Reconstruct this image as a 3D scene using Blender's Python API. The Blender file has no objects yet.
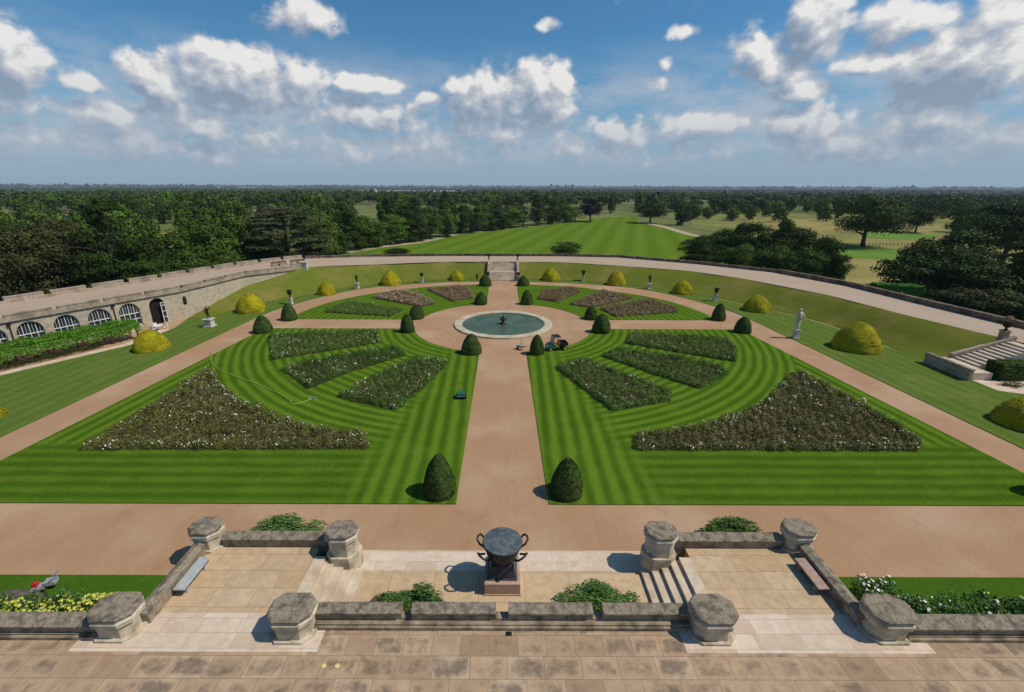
import bpy, bmesh, math, random
import numpy as np
from mathutils import Vector, Matrix
R = math.radians
rnd = random.Random(7)
scene = bpy.context.scene
COL = scene.collection

# ------------------------------------------------------------------ camera
F = 490.0; P = math.asin(159 / F); f = F * math.cos(P); H = 20.0; ROLL = -0.0029
fw = np.array([0, math.cos(P), -math.sin(P)])
rt0 = np.array([1., 0, 0]); up0 = np.cross(rt0, fw)
cr, sr = math.cos(ROLL), math.sin(ROLL)
RT = rt0 * cr - up0 * sr; UP = rt0 * sr + up0 * cr
def ray(x, y): return fw * f + RT * (x - 503) - UP * (y - 346)
def G(x, y, z=0.0):
    d = ray(x, y); t = (z - H) / d[2]
    return float(d[0] * t), float(d[1] * t)
def proj(p):
    d = np.array(p, float) - np.array([0, 0, H]); z = d @ fw
    return 503 + f * (d @ RT) / z, 346 - f * (d @ UP) / z
def hgt(X, Y, ytop):
    lo, hi = -5, 60
    for _ in range(40):
        m = (lo + hi) / 2
        if proj((X, Y, m))[1] > ytop: lo = m
        else: hi = m
    return lo
cam_d = bpy.data.cameras.new('camera'); cam = bpy.data.objects.new('camera', cam_d)
COL.objects.link(cam); scene.camera = cam
cam_d.sensor_width = 36; cam_d.lens = f / 1024 * 36; cam_d.shift_x = 9 / 1024
cam_d.clip_start = .5; cam_d.clip_end = 60000
M = Matrix(((RT[0], UP[0], -fw[0], 0), (RT[1], UP[1], -fw[1], 0), (RT[2], UP[2], -fw[2], H), (0, 0, 0, 1)))
cam.matrix_world = M

# ------------------------------------------------------------------ materials
def newmat(name, rough=.85):
    m = bpy.data.materials.new(name); m.use_nodes = True
    nt = m.node_tree; b = nt.nodes['Principled BSDF']
    b.inputs['Roughness'].default_value = rough
    b.inputs['Specular IOR Level'].default_value = .12
    return m, nt, b
def N(nt, t, **k):
    n = nt.nodes.new(t)
    for a, v in k.items():
        if a[0] == '_': n.inputs[a[1:]].default_value = v
        else: setattr(n, a, v)
    return n
def L(nt, a, b): nt.links.new(a, b)
def ramp(nt, src, stops):
    r = N(nt, 'ShaderNodeValToRGB'); e = r.color_ramp.elements
    e[0].position, e[0].color = stops[0][0], (*stops[0][1], 1)
    e[1].position, e[1].color = stops[-1][0], (*stops[-1][1], 1)
    for p, c in stops[1:-1]:
        x = e.new(p); x.color = (*c, 1)
    L(nt, src, r.inputs[0]); return r.outputs[0]
def mathn(nt, op, a, b=None, c=None, clamp=False):
    n = N(nt, 'ShaderNodeMath', operation=op, use_clamp=clamp)
    for i, v in enumerate((a, b, c)):
        if v is None: continue
        if isinstance(v, (int, float)): n.inputs[i].default_value = v
        else: L(nt, v, n.inputs[i])
    return n.outputs[0]
def mixc(nt, fac, a, b, blend='MIX'):
    n = N(nt, 'ShaderNodeMix', data_type='RGBA', blend_type=blend)
    for i, v in ((0, fac), (6, a), (7, b)):
        if isinstance(v, (int, float)): n.inputs[i].default_value = v
        elif isinstance(v, tuple): n.inputs[i].default_value = (*v, 1)
        else: L(nt, v, n.inputs[i])
    return n.outputs[2]
def noise(nt, scale, detail=4, vec=None, rough=.55):
    n = N(nt, 'ShaderNodeTexNoise', _Scale=scale, _Detail=detail, _Roughness=rough)
    if vec is not None: L(nt, vec, n.inputs['Vector'])
    return n.outputs[0]
def coords(nt): return N(nt, 'ShaderNodeTexCoord').outputs['Object']
def geopos(nt): return N(nt, 'ShaderNodeNewGeometry').outputs['Position']
def bump(nt, b, h, strength=.5, dist=.02):
    n = N(nt, 'ShaderNodeBump', _Strength=strength, _Distance=dist); L(nt, h, n.inputs['Height']); L(nt, n.outputs[0], b.inputs['Normal'])

def mat_noise(name, c1, c2, scale=3, c3=None, scale2=.5, rough=.85, bmp=.3, bd=.02, bs=None, metallic=0, spec=None, lo=.35, hi=.65):
    m, nt, b = newmat(name, rough); co = geopos(nt)
    col = ramp(nt, noise(nt, scale, 5, co), [(lo, c1), (hi, c2)])
    if c3: col = mixc(nt, ramp(nt, noise(nt, scale2, 4, co), [(.45, (0, 0, 0)), (.65, (1, 1, 1))]), col, c3)
    L(nt, col, b.inputs['Base Color'])
    if bmp: bump(nt, b, noise(nt, bs or scale * 4, 4, co), bmp, bd)
    b.inputs['Metallic'].default_value = metallic
    if spec is not None: b.inputs['Specular IOR Level'].default_value = spec
    return m
def mat_leaf(name, c1, c2, c3=None, scale=.25, rough=.6):
    m, nt, b = newmat(name, rough)
    g = N(nt, 'ShaderNodeNewGeometry'); isl = g.outputs['Random Per Island']
    n1 = noise(nt, scale, 3, g.outputs['Position'])
    fac = mathn(nt, 'ADD', mathn(nt, 'MULTIPLY', isl, .55), mathn(nt, 'MULTIPLY', n1, .9))
    oi = N(nt, 'ShaderNodeObjectInfo'); fac = mathn(nt, 'ADD', fac, mathn(nt, 'MULTIPLY', mathn(nt, 'SUBTRACT', oi.outputs['Random'], .5), .3))
    stops = [(.35, c1), (.95, c2)] if not c3 else [(.3, c1), (.65, c2), (1., c3)]
    L(nt, ramp(nt, fac, stops), b.inputs['Base Color'])
    b.inputs['Specular IOR Level'].default_value = .06
    return m

def mat_lawn(name, light, dark, mode, dry=None):
    m, nt, b = newmat(name, .9); co = geopos(nt); b.inputs['Specular IOR Level'].default_value = 0
    sx = N(nt, 'ShaderNodeSeparateXYZ'); L(nt, co, sx.inputs[0]); x, y = sx.outputs[0], sx.outputs[1]
    wob = mathn(nt, 'MULTIPLY', mathn(nt, 'SUBTRACT', noise(nt, .18, 2, co), .5), .4)
    def stripe(v, per):
        s = mathn(nt, 'SINE', mathn(nt, 'MULTIPLY', mathn(nt, 'ADD', v, wob), 2 * math.pi / per))
        return mathn(nt, 'MULTIPLY_ADD', s, .56, .5, clamp=True)
    ax = mathn(nt, 'ABSOLUTE', x)
    if mode == 'garden':
        dy = mathn(nt, 'SUBTRACT', y, 68.6)
        r = mathn(nt, 'SQRT', mathn(nt, 'ADD', mathn(nt, 'MULTIPLY', x, x), mathn(nt, 'MULTIPLY', dy, dy)))
        sa = stripe(r, 1.12); sh = mathn(nt, 'MULTIPLY_ADD', stripe(y, 1.22), .55, .0); sv = stripe(mathn(nt, 'SUBTRACT', ax, mathn(nt, 'MULTIPLY', mathn(nt, 'SUBTRACT', y, 26), .03)), 1.25)
        front = mathn(nt, 'MULTIPLY_ADD', mathn(nt, 'SUBTRACT', 33.2, y), .9, .5, clamp=True); near = mathn(nt, 'MULTIPLY_ADD', mathn(nt, 'SUBTRACT', mathn(nt, 'MULTIPLY_ADD', y, -.12, 13.8), ax), .35, .5, clamp=True)
        side = mathn(nt, 'GREATER_THAN', r, 38.8)
        ss = stripe(mathn(nt, 'ADD', ax, mathn(nt, 'MULTIPLY', y, .09)), 1.3)
        st = mixc(nt, side, sa, ss)
        a = N(nt, 'ShaderNodeMix'); L(nt, side, a.inputs[0]); L(nt, sa, a.inputs[2]); L(nt, ss, a.inputs[3])
        c = N(nt, 'ShaderNodeMix'); L(nt, front, c.inputs[0]); L(nt, a.outputs[0], c.inputs[2]); L(nt, sh, c.inputs[3])
        d = N(nt, 'ShaderNodeMix'); L(nt, near, d.inputs[0]); L(nt, c.outputs[0], d.inputs[2]); L(nt, sv, d.inputs[3])
        s = mathn(nt, 'MULTIPLY_ADD', mathn(nt, 'MULTIPLY', near, front), .12, d.outputs[0])
    elif mode == 'park':
        s = stripe(mathn(nt, 'ADD', mathn(nt, 'MULTIPLY', x, .9), mathn(nt, 'MULTIPLY', y, -.25)), 9.)
        s = mathn(nt, 'MULTIPLY', s, .6)
    elif mode == 'flank':
        ang = mathn(nt, 'ADD', ax, mathn(nt, 'MULTIPLY', y, .06)); s = mathn(nt, 'MULTIPLY', stripe(ang, 1.7), .45)
    else: s = noise(nt, .3, 3, co)
    s = mathn(nt, 'MULTIPLY_ADD', mathn(nt, 'SUBTRACT', noise(nt, .35, 5, co), .5), 1.1, s, clamp=True)
    col = mixc(nt, s, dark, light)
    if dry:
        col = mixc(nt, ramp(nt, noise(nt, .12, 6, co, .65), [(dry[1], (0, 0, 0)), (dry[2], (1, 1, 1))]), col, dry[0])
    fine = noise(nt, 5, 9, co, .85)
    col = mixc(nt, .75, col, ramp(nt, fine, [(.3, (.28, .28, .28)), (.7, (.75, .75, .7))]), 'OVERLAY')
    L(nt, col, b.inputs['Base Color'])
    bump(nt, b, noise(nt, 25, 3, co), .5, .03)
    return m

def mat_paving(name, bw, bh, cols, stain=None, mortar=(.16, .11, .07), off=.5, shift=(0, 0), stainamt=(.5, .62), msize=.012, freq=2):
    m, nt, b = newmat(name, .8); co = geopos(nt)
    mp = N(nt, 'ShaderNodeMapping'); mp.inputs['Location'].default_value = (shift[0], shift[1], 0); L(nt, co, mp.inputs[0])
    # slight hand-laid irregularity of joints
    wn = N(nt, 'ShaderNodeTexNoise', _Scale=1.1, _Detail=2); L(nt, co, wn.inputs['Vector'])
    vm = N(nt, 'ShaderNodeVectorMath', operation='MULTIPLY_ADD'); L(nt, wn.outputs['Color'], vm.inputs[0]); vm.inputs[1].default_value = (.03, .03, 0)
    L(nt, mp.outputs[0], vm.inputs[2])
    def brick(seed_off=0):
        br = N(nt, 'ShaderNodeTexBrick', offset=off, offset_frequency=freq, squash=.8, squash_frequency=3)
        br.inputs['Scale'].default_value = 1; br.inputs['Mortar Size'].default_value = msize; br.inputs['Mortar Smooth'].default_value = .3
        br.inputs['Brick Width'].default_value = bw; br.inputs['Row Height'].default_value = bh; br.inputs['Bias'].default_value = 0
        br.inputs['Color1'].default_value = (0, 0, 0, 1); br.inputs['Color2'].default_value = (1, 1, 1, 1); br.inputs['Mortar'].default_value = (.5, .5, .5, 1)
        L(nt, vm.outputs[0], br.inputs['Vector']); return br
    br = brick()
    n = len(cols); col = ramp(nt, br.outputs['Color'], [(i / (n - 1), c) for i, c in enumerate(cols)])
    g = noise(nt, 2.2, 6, co, .65); col = mixc(nt, .35, col, ramp(nt, g, [(.3, (.3, .28, .26)), (.7, (.72, .7, .68))]), 'OVERLAY')
    if stain:
        sa = noise(nt, 1.3, 8, co, .7); pb = mathn(nt, 'MULTIPLY_ADD', br.outputs['Color'], .22, mathn(nt, 'SUBTRACT', sa, .11))
        if name == 'terrace_paving':
            b2 = brick(); b2.inputs['Mortar Size'].default_value = .30; b2.inputs['Mortar Smooth'].default_value = 1.0
            pb = mathn(nt, 'SUBTRACT', mathn(nt, 'ADD', pb, .07), mathn(nt, 'MULTIPLY', b2.outputs['Fac'], .16))
        col = mixc(nt, ramp(nt, pb, [(stainamt[0], (0, 0, 0)), (stainamt[1], (.75, .75, .75))]), col, stain)
    col = mixc(nt, mathn(nt, 'MULTIPLY', br.outputs['Fac'], .75), col, mortar)
    L(nt, col, b.inputs['Base Color'])
    h = mathn(nt, 'SUBTRACT', mathn(nt, 'MULTIPLY', noise(nt, 14, 4, co), .3), br.outputs['Fac'])
    bump(nt, b, h, .5, .015)
    return m

MAT = {}
MAT['gravel'] = mat_noise('gravel', (.35, .20, .11), (.43, .262, .152), 22, (.455, .295, .185), .13, .95, .5, .01, 60)
_nt = MAT['gravel'].node_tree; _b = _nt.nodes['Principled BSDF']; _src = _b.inputs['Base Color'].links[0].from_socket; _co = geopos(_nt)
_mp = N(_nt, 'ShaderNodeMapping'); _mp.inputs['Scale'].default_value = (2.6, .12, 1); L(_nt, _co, _mp.inputs[0])
_c = mixc(_nt, .13, _src, ramp(_nt, noise(_nt, 1.0, 5, _mp.outputs[0], .7), [(.35, (.36, .35, .34)), (.65, (.62, .62, .62))]), 'OVERLAY')
_c = mixc(_nt, ramp(_nt, noise(_nt, .55, 7, _co, .7), [(.56, (0, 0, 0)), (.74, (.45, .45, .45))]), _c, (.25, .145, .09))
_c = mixc(_nt, .5, _c, ramp(_nt, noise(_nt, 7, 8, _co, .85), [(.3, (.3, .3, .3)), (.7, (.7, .7, .7))]), 'OVERLAY'); L(_nt, _c, _b.inputs['Base Color'])
MAT['gravel_pale'] = mat_noise('terrace_gravel', (.38, .285, .205), (.48, .37, .28), 10, (.42, .30, .21), .2, .95, .3)
MAT['path_tan'] = mat_noise('park_path', (.36, .30, .17), (.45, .37, .24), 1, None, .5, .95, 0)
MAT['lawn'] = mat_lawn('garden_lawn_grass', (.106, .180, .016), (.049, .102, .007), 'garden', ((.15, .17, .03), .62, .85))
MAT['flank'] = mat_lawn('flank_grass', (.130, .180, .040), (.088, .135, .024), 'flank', ((.17, .18, .05), .55, .8))
MAT['bank'] = mat_lawn('bank_grass', (.155, .172, .030), (.108, .133, .018), 'x', ((.25, .18, .07), .5, .74))
MAT['park'] = mat_lawn('park_lawn_grass', (.135, .205, .022), (.09, .155, .014), 'park', ((.12, .15, .025), .55, .8))
MAT['strip'] = mat_lawn('border_grass', (.06, .13, .012), (.045, .10, .01), 'x')
MAT['soil'] = mat_noise('soil', (.045, .028, .018), (.09, .055, .035), 6, None, 1, .95, .4)
MAT['pave'] = mat_paving('terrace_paving', 1.56, .985, [(.33, .22, .14), (.46, .32, .21), (.385, .265, .17), (.52, .38, .255)], (.13, .10, .075), shift=(.55, .30), stainamt=(.50, .70))
MAT['landing'] = mat_paving('landing_paving', 2.5, 1.12, [(.48, .33, .19), (.55, .385, .235), (.47, .34, .215), (.57, .42, .275)], (.36, .26, .16), shift=(.2, -.1), stainamt=(.55, .8))
MAT['court'] = mat_paving('court_paving', 2.4, 1.9, [(.52, .38, .23), (.56, .41, .26), (.50, .36, .22)], (.42, .27, .14), shift=(1.2, -16.2), stainamt=(.6, .8), off=0)
MAT['pale'] = mat_paving('pale_paving', 2.1, .75, [(.60, .47, .36), (.68, .55, .44), (.64, .50, .38), (.58, .44, .33)], (.50, .38, .28), shift=(.3, .2), stainamt=(.52, .75), mortar=(.36, .26, .18))
MAT['step'] = mat_noise('step_stone', (.56, .44, .32), (.66, .54, .41), 3, (.48, .36, .25), .8, .8, .2)
MAT['coping'] = mat_noise('weathered_coping', (.20, .163, .12), (.35, .285, .21), 9, (.125, .102, .077), 2.8, .9, .5, .03, 18)
MAT['wallstone'] = mat_noise('wall_stone', (.25, .195, .13), (.38, .30, .205), 2.0, (.14, .11, .08), 1.5, .9, .4, .02, 20)
MAT['pierstone'] = mat_noise('pier_stone', (.50, .42, .30), (.62, .53, .40), 2.0, (.34, .28, .19), 1.6, .9, .35, .02, 20)
MAT['orangery'] = mat_paving('orangery_stone', .62, .3, [(.47, .38, .28), (.55, .45, .34), (.44, .36, .27)], (.38, .31, .23), mortar=(.34, .28, .2))
def fix_orangery():
    nt = MAT['orangery'].node_tree
    mp = [n for n in nt.nodes if n.type == 'MAPPING'][0]
    g = [l.from_socket for l in nt.links if l.to_node == mp][0]
    s = N(nt, 'ShaderNodeSeparateXYZ'); c = N(nt, 'ShaderNodeCombineXYZ'); L(nt, g, s.inputs[0])
    L(nt, mathn(nt, 'ADD', mathn(nt, 'MULTIPLY', s.outputs[0], .49), mathn(nt, 'MULTIPLY', s.outputs[1], .87)), c.inputs[0]); L(nt, s.outputs[2], c.inputs[1]); L(nt, c.outputs[0], mp.inputs[0])
fix_orangery()
MAT['parapet'] = mat_noise('terrace_parapet_stone', (.34, .265, .20), (.46, .37, .285), 3, (.25, .195, .145), .6, .9, .3)
MAT['parapet_dark'] = mat_noise('dark_parapet_stone', (.13, .095, .075), (.24, .18, .14), 1.5, (.08, .07, .05), .6, .9, .3)
MAT['white_stone'] = mat_noise('white_stone', (.46, .43, .36), (.60, .56, .48), 3, (.45, .42, .34), 1, .8, .2)
MAT['bronze'] = mat_noise('bronze', (.022, .020, .018), (.05, .045, .036), 5, None, 1, .5, .2, metallic=.4)
MAT['iron'] = mat_noise('dark_iron', (.02, .021, .023), (.045, .045, .047), 5, None, 1, .45, .2, metallic=.5)
MAT['lid'] = mat_noise('lid_metal', (.10, .125, .14), (.16, .18, .19), 3, (.075, .085, .09), 2.2, .6, .2, metallic=.3)
MAT['granite'] = mat_noise('pink_granite', (.42, .28, .20), (.52, .38, .29), 20, (.36, .24, .18), 1.5, .6, .05)
MAT['slate'] = mat_noise('dark_slate', (.05, .05, .052), (.09, .09, .09), 3, None, 1, .5, .2)
MAT['bench_grey'] = mat_noise('grey_bench_stone', (.36, .37, .37), (.46, .46, .45), 4, None, 1, .6, .1)
MAT['bench_pink'] = mat_noise('pinkish_bench_wood', (.33, .22, .17), (.43, .30, .24), 4, None, 1, .6, .1)
MAT['white_paint'] = mat_noise('white_paint', (.72, .72, .70), (.8, .8, .78), 4, None, 1, .5, 0)
MAT['glass'] = mat_noise('dark_window_glass', (.02, .025, .03), (.04, .045, .05), 2, None, 1, .08, 0, spec=.6)
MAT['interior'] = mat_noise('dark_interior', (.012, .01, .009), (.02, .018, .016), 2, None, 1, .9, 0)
MAT['rim'] = mat_noise('pool_rim_stone', (.48, .40, .28), (.58, .50, .37), 2, (.40, .33, .22), .7, .8, .2)
MAT['bark'] = mat_noise('bark', (.06, .045, .03), (.11, .085, .06), 3, None, 1, .95, .4)
MAT['wood'] = mat_noise('brown_wood', (.11, .07, .045), (.17, .11, .07), 4, None, 1, .7, .2)
MAT['black'] = mat_noise('black_rubber', (.015, .015, .015), (.03, .03, .03), 4, None, 1, .7, 0)
MAT['cartgreen'] = mat_noise('cart_green_paint', (.005, .10, .05), (.007, .13, .06), 4, None, 1, .35, 0, spec=.5)
MAT['yellow'] = mat_noise('yellow_plastic', (.55, .40, .05), (.6, .45, .07), 4, None, 1, .5, 0)
MAT['red'] = mat_noise('red_paint', (.45, .02, .03), (.5, .03, .04), 4, None, 1, .4, 0)
MAT['silver'] = mat_noise('grey_metal', (.35, .36, .37), (.45, .46, .47), 4, None, 1, .4, 0, metallic=.3)
MAT['brass'] = mat_noise('brass', (.8, .6, .2), (.9, .7, .3), 4, None, 1, .4, 0, metallic=.2)
MAT['hose'] = mat_noise('hose_rubber', (.26, .34, .04), (.32, .4, .06), 4, None, 1, .5, 0)
MAT['skin'] = mat_noise('skin', (.45, .27, .2), (.5, .3, .22), 4, None, 1, .6, 0)
MAT['cloth'] = mat_noise('dark_cloth', (.015, .017, .02), (.03, .03, .035), 4, None, 1, .9, 0)
MAT['mound'] = mat_noise('grey_mulch', (.09, .075, .06), (.16, .14, .12), 5, None, 1, .95, .5, .04)
# water
m, nt, b = newmat('pool_water', .18); co = geopos(nt)
L(nt, ramp(nt, noise(nt, .35, 4, co), [(.4, (.055, .09, .055)), (.65, (.085, .12, .065))]), b.inputs['Base Color'])
b.inputs['Specular IOR Level'].default_value = .09; bump(nt, b, noise(nt, 6, 3, co), .25, .02); MAT['water'] = m
# clipped foliage surfaces
def mat_clip(name, c1, c2, scale=7):
    m, nt, b = newmat(name, .8); co = geopos(nt)
    n1 = noise(nt, scale, 6, co, .75); n2 = noise(nt, 1.1, 3, co)
    L(nt, ramp(nt, mathn(nt, 'ADD', mathn(nt, 'MULTIPLY', n1, .65), mathn(nt, 'MULTIPLY', n2, .35)), [(.38, c1), (.6, c2)]), b.inputs['Base Color'])
    bump(nt, b, noise(nt, 16, 5, co, .8), 1.0, .08); return m
MAT['yew'] = mat_clip('clipped_dark_yew', (.025, .055, .012), (.088, .135, .028))
MAT['golden'] = mat_clip('clipped_golden_yew', (.17, .175, .008), (.48, .395, .012))
MAT['hedge'] = mat_clip('clipped_green_hedge', (.03, .09, .01), (.07, .2, .02))
LEAF = {
 'oak': mat_leaf('leaves_mid_green', (.018, .038, .006), (.052, .095, .012), (.105, .155, .022)),
 'dark': mat_leaf('leaves_dark_green', (.012, .024, .004), (.032, .055, .009), (.062, .090, .016)),
 'brown': mat_leaf('leaves_bronze_green', (.020, .022, .009), (.052, .056, .018), (.090, .090, .030)),
 'light': mat_leaf('leaves_light_green', (.030, .065, .010), (.075, .14, .018), (.12, .20, .03)),
 'blue': mat_leaf('leaves_grey_green', (.014, .026, .015), (.038, .058, .034), (.075, .095, .06)),
 'copper': mat_leaf('leaves_copper', (.008, .005, .008), (.020, .010, .014), (.032, .018, .018)),
 'cedar': mat_leaf('leaves_cedar', (.018, .026, .010), (.058, .066, .024), (.125, .125, .048)),
 'vine': mat_leaf('leaves_vine', (.03, .09, .008), (.08, .20, .014), (.13, .28, .026), 1),
 'shrub': mat_leaf('leaves_shrub', (.022, .055, .012), (.07, .14, .03), (.13, .22, .06), 2),
 'rose_bronze': mat_leaf('rose_leaves_bronze', (.062, .074, .017), (.15, .155, .040), (.24, .235, .08), .35),
 'rose_green': mat_leaf('rose_leaves_green', (.030, .072, .012), (.088, .155, .026), (.17, .235, .055), .35),
 'rose_brown': mat_leaf('rose_leaves_reddish', (.11, .085, .035), (.22, .155, .07), (.34, .255, .14), .4),
 'fl_white': mat_leaf('white_blossoms', (.55, .50, .42), (.75, .70, .60), (.85, .8, .74), 1),
 'fl_pink': mat_leaf('pink_blossoms', (.60, .28, .24), (.70, .45, .38), (.8, .65, .55), 1),
 'fl_yellow': mat_leaf('yellow_blossoms', (.30, .36, .03), (.48, .50, .05), (.62, .58, .14), 1),
 'far': mat_leaf('distant_leaves', (.016, .036, .012), (.038, .072, .018), (.080, .115, .028), .004),
}

# ------------------------------------------------------------------ mesh helpers
class MB:
    def __init__(s): s.v = []; s.f = []
    def add(s, vs, fs):
        o = len(s.v); s.v += [tuple(map(float, q)) for q in vs]; s.f += [tuple(i + o for i in q) for q in fs]; return s
    def box(s, x0, x1, y0, y1, z0, z1, rot=0, c=(0, 0)):
        vs = [(x, y, z) for z in (z0, z1) for x, y in ((x0, y0), (x1, y0), (x1, y1), (x0, y1))]
        if rot:
            ca, sa = math.cos(rot), math.sin(rot)
            vs = [(c[0] + (x - c[0]) * ca - (y - c[1]) * sa, c[1] + (x - c[0]) * sa + (y - c[1]) * ca, z) for x, y, z in vs]
        return s.add(vs, [(3, 2, 1, 0), (4, 5, 6, 7), (0, 1, 5, 4), (1, 2, 6, 5), (2, 3, 7, 6), (3, 0, 4, 7)])
    def prism(s, poly, z0, z1, top=None):
        n = len(poly); top = top or poly
        vs = [(x, y, z0) for x, y in poly] + [(x, y, z1) for x, y in top]
        return s.add(vs, [tuple(range(n))[::-1], tuple(range(n, 2 * n))] + [(i, (i + 1) % n, n + (i + 1) % n, n + i) for i in range(n)])
    def tube(s, pts, rs, n=8, cap=True):
        pts = [Vector(p) for p in pts]
        if isinstance(rs, (int, float)): rs = [rs] * len(pts)
        vs = []; prev = None
        for i, p in enumerate(pts):
            t = (pts[min(i + 1, len(pts) - 1)] - pts[max(i - 1, 0)]).normalized()
            a = (prev - t * prev.dot(t)) if prev else t.cross(Vector((0, 0, 1)) if abs(t.z) < .9 else Vector((1, 0, 0)))
            a.normalize(); prev = a; b = t.cross(a)
            for k in range(n):
                q = 2 * math.pi * k / n; vs.append(p + (a * math.cos(q) + b * math.sin(q)) * rs[i])
        fs = [(i * n + k, i * n + (k + 1) % n, (i + 1) * n + (k + 1) % n, (i + 1) * n + k) for i in range(len(pts) - 1) for k in range(n)]
        if cap: fs += [tuple(range(n))[::-1], tuple(range((len(pts) - 1) * n, len(pts) * n))]
        return s.add(vs, fs)
    def lathe(s, prof, n=24, c=(0, 0), cap=True):
        vs = [(c[0] + r * math.cos(2 * math.pi * k / n), c[1] + r * math.sin(2 * math.pi * k / n), z) for r, z in prof for k in range(n)]
        fs = [(i * n + k, i * n + (k + 1) % n, (i + 1) * n + (k + 1) % n, (i + 1) * n + k) for i in range(len(prof) - 1) for k in range(n)]
        if cap: fs += [tuple(range(n))[::-1], tuple(range((len(prof) - 1) * n, len(prof) * n))]
        return s.add(vs, fs)
    def ball(s, c, r, n=10, m=7):
        r = (r, r, r) if isinstance(r, (int, float)) else r
        vs = [(c[0], c[1], c[2] - r[2])]
        for i in range(1, m):
            a = -math.pi / 2 + math.pi * i / m
            vs += [(c[0] + r[0] * math.cos(a) * math.cos(2 * math.pi * k / n), c[1] + r[1] * math.cos(a) * math.sin(2 * math.pi * k / n), c[2] + r[2] * math.sin(a)) for k in range(n)]
        vs.append((c[0], c[1], c[2] + r[2])); t = len(vs) - 1
        fs = [(0, 1 + (k + 1) % n, 1 + k) for k in range(n)] + [(t, t - n + k, t - n + (k + 1) % n) for k in range(n)]
        fs += [(1 + i * n + k, 1 + i * n + (k + 1) % n, 1 + (i + 1) * n + (k + 1) % n, 1 + (i + 1) * n + k) for i in range(m - 2) for k in range(n)]
        return s.add(vs, fs)
    def build(s, name, mat, parent=None, smooth=False, bevel=0, loc=None):
        me = bpy.data.meshes.new(name); me.from_pydata(s.v, [], s.f); me.update()
        if bevel:
            bm = bmesh.new(); bm.from_mesh(me)
            bmesh.ops.bevel(bm, geom=[e for e in bm.edges if len(e.link_faces) == 2 and e.calc_face_angle(0) > .5], offset=bevel, segments=2, profile=.6, affect='EDGES', clamp_overlap=True)
            bm.to_mesh(me); bm.free()
        me.materials.append(MAT[mat] if isinstance(mat, str) else mat)
        if smooth: me.polygons.foreach_set('use_smooth', [True] * len(me.polygons))
        return link(name, me, parent, loc)
def link(name, me, parent=None, loc=None):
    o = bpy.data.objects.new(name, me); COL.objects.link(o)
    if parent: o.parent = parent
    if loc is not None: o.location = loc
    return o
def tag(o, label=None, cat=None, group=None, kind=None):
    if label: o['label'] = label
    if cat: o['category'] = cat
    if group: o['group'] = group
    if kind: o['kind'] = kind
    return o
def thing(name, loc, label, cat, group=None, rz=0, scale=None):
    o = bpy.data.objects.new(name, None); COL.objects.link(o); o.empty_display_size = .3
    o.location = (loc[0], loc[1], loc[2] if len(loc) > 2 else 0); o.rotation_euler = (0, 0, rz)
    if scale: o.scale = scale
    return tag(o, label, cat, group)
def quads_mesh(name, cen, nrm, size, mat, aspect=.75):
    n = len(cen); g = np.random.default_rng(n)
    nrm = nrm / (np.linalg.norm(nrm, axis=1, keepdims=True) + 1e-9)
    t = g.normal(size=(n, 3)); a = np.cross(nrm, t); a /= np.linalg.norm(a, axis=1, keepdims=True) + 1e-9
    b = np.cross(nrm, a); sz = (size if np.ndim(size) else np.full(n, size))[:, None] * .5
    a = a * sz; b = b * sz * aspect
    v = np.stack([cen - a, cen - b * .9, cen + a, cen + b * .9], 1).reshape(-1, 3)
    me = bpy.data.meshes.new(name); me.vertices.add(4 * n); me.vertices.foreach_set('co', v.astype(np.float32).ravel())
    me.loops.add(4 * n); me.loops.foreach_set('vertex_index', np.arange(4 * n, dtype=np.int32))
    me.polygons.add(n); me.polygons.foreach_set('loop_start', np.arange(0, 4 * n, 4, dtype=np.int32))
    me.update(calc_edges=True); me.materials.append(mat); return me
def smooth_line(pts, k=6):
    pts = [np.array(p, float) for p in pts]; out = []
    for i in range(len(pts) - 1):
        p0, p1, p2, p3 = pts[max(i - 1, 0)], pts[i], pts[i + 1], pts[min(i + 2, len(pts) - 1)]
        for j in range(k):
            t = j / k
            out.append(.5 * ((2 * p1) + (-p0 + p2) * t + (2 * p0 - 5 * p1 + 4 * p2 - p3) * t * t + (-p0 + 3 * p1 - 3 * p2 + p3) * t ** 3))
    out.append(pts[-1]); return out
def sheet(name, poly, z, mat, thick=0, kind='structure'):
    mb = MB()
    if thick: mb.prism([tuple(p[:2]) for p in poly], z - thick, z)
    else: mb.add([(p[0], p[1], z) for p in poly], [tuple(range(len(poly)))])
    o = mb.build(name, mat)
    if kind: o['kind'] = kind
    return o
def ccw(poly):
    a = sum(poly[i][0] * poly[(i + 1) % len(poly)][1] - poly[(i + 1) % len(poly)][0] * poly[i][1] for i in range(len(poly)))
    return poly if a > 0 else poly[::-1]
def mir(poly): return [(-p[0], *p[1:]) for p in poly]
def loft(name, a, b, mat, kind='structure', parent=None, seg=4):
    vs = []; n = len(a)
    for i in range(n):
        for k in range(seg + 1):
            t = k / seg; p = np.array(a[i]) * (1 - t) + np.array(b[i]) * t
            if 0 < k < seg: p[2] += .25 * math.sin((t - .5) * 2 * math.pi) * (abs(a[i][2] - b[i][2]) / 4)
            vs.append(tuple(p))
    fs = [(i * (seg + 1) + k, (i + 1) * (seg + 1) + k, (i + 1) * (seg + 1) + k + 1, i * (seg + 1) + k + 1) for i in range(n - 1) for k in range(seg)]
    o = MB().add(vs, fs).build(name, mat, parent, smooth=True)
    if kind: o['kind'] = kind
    return o

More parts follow.
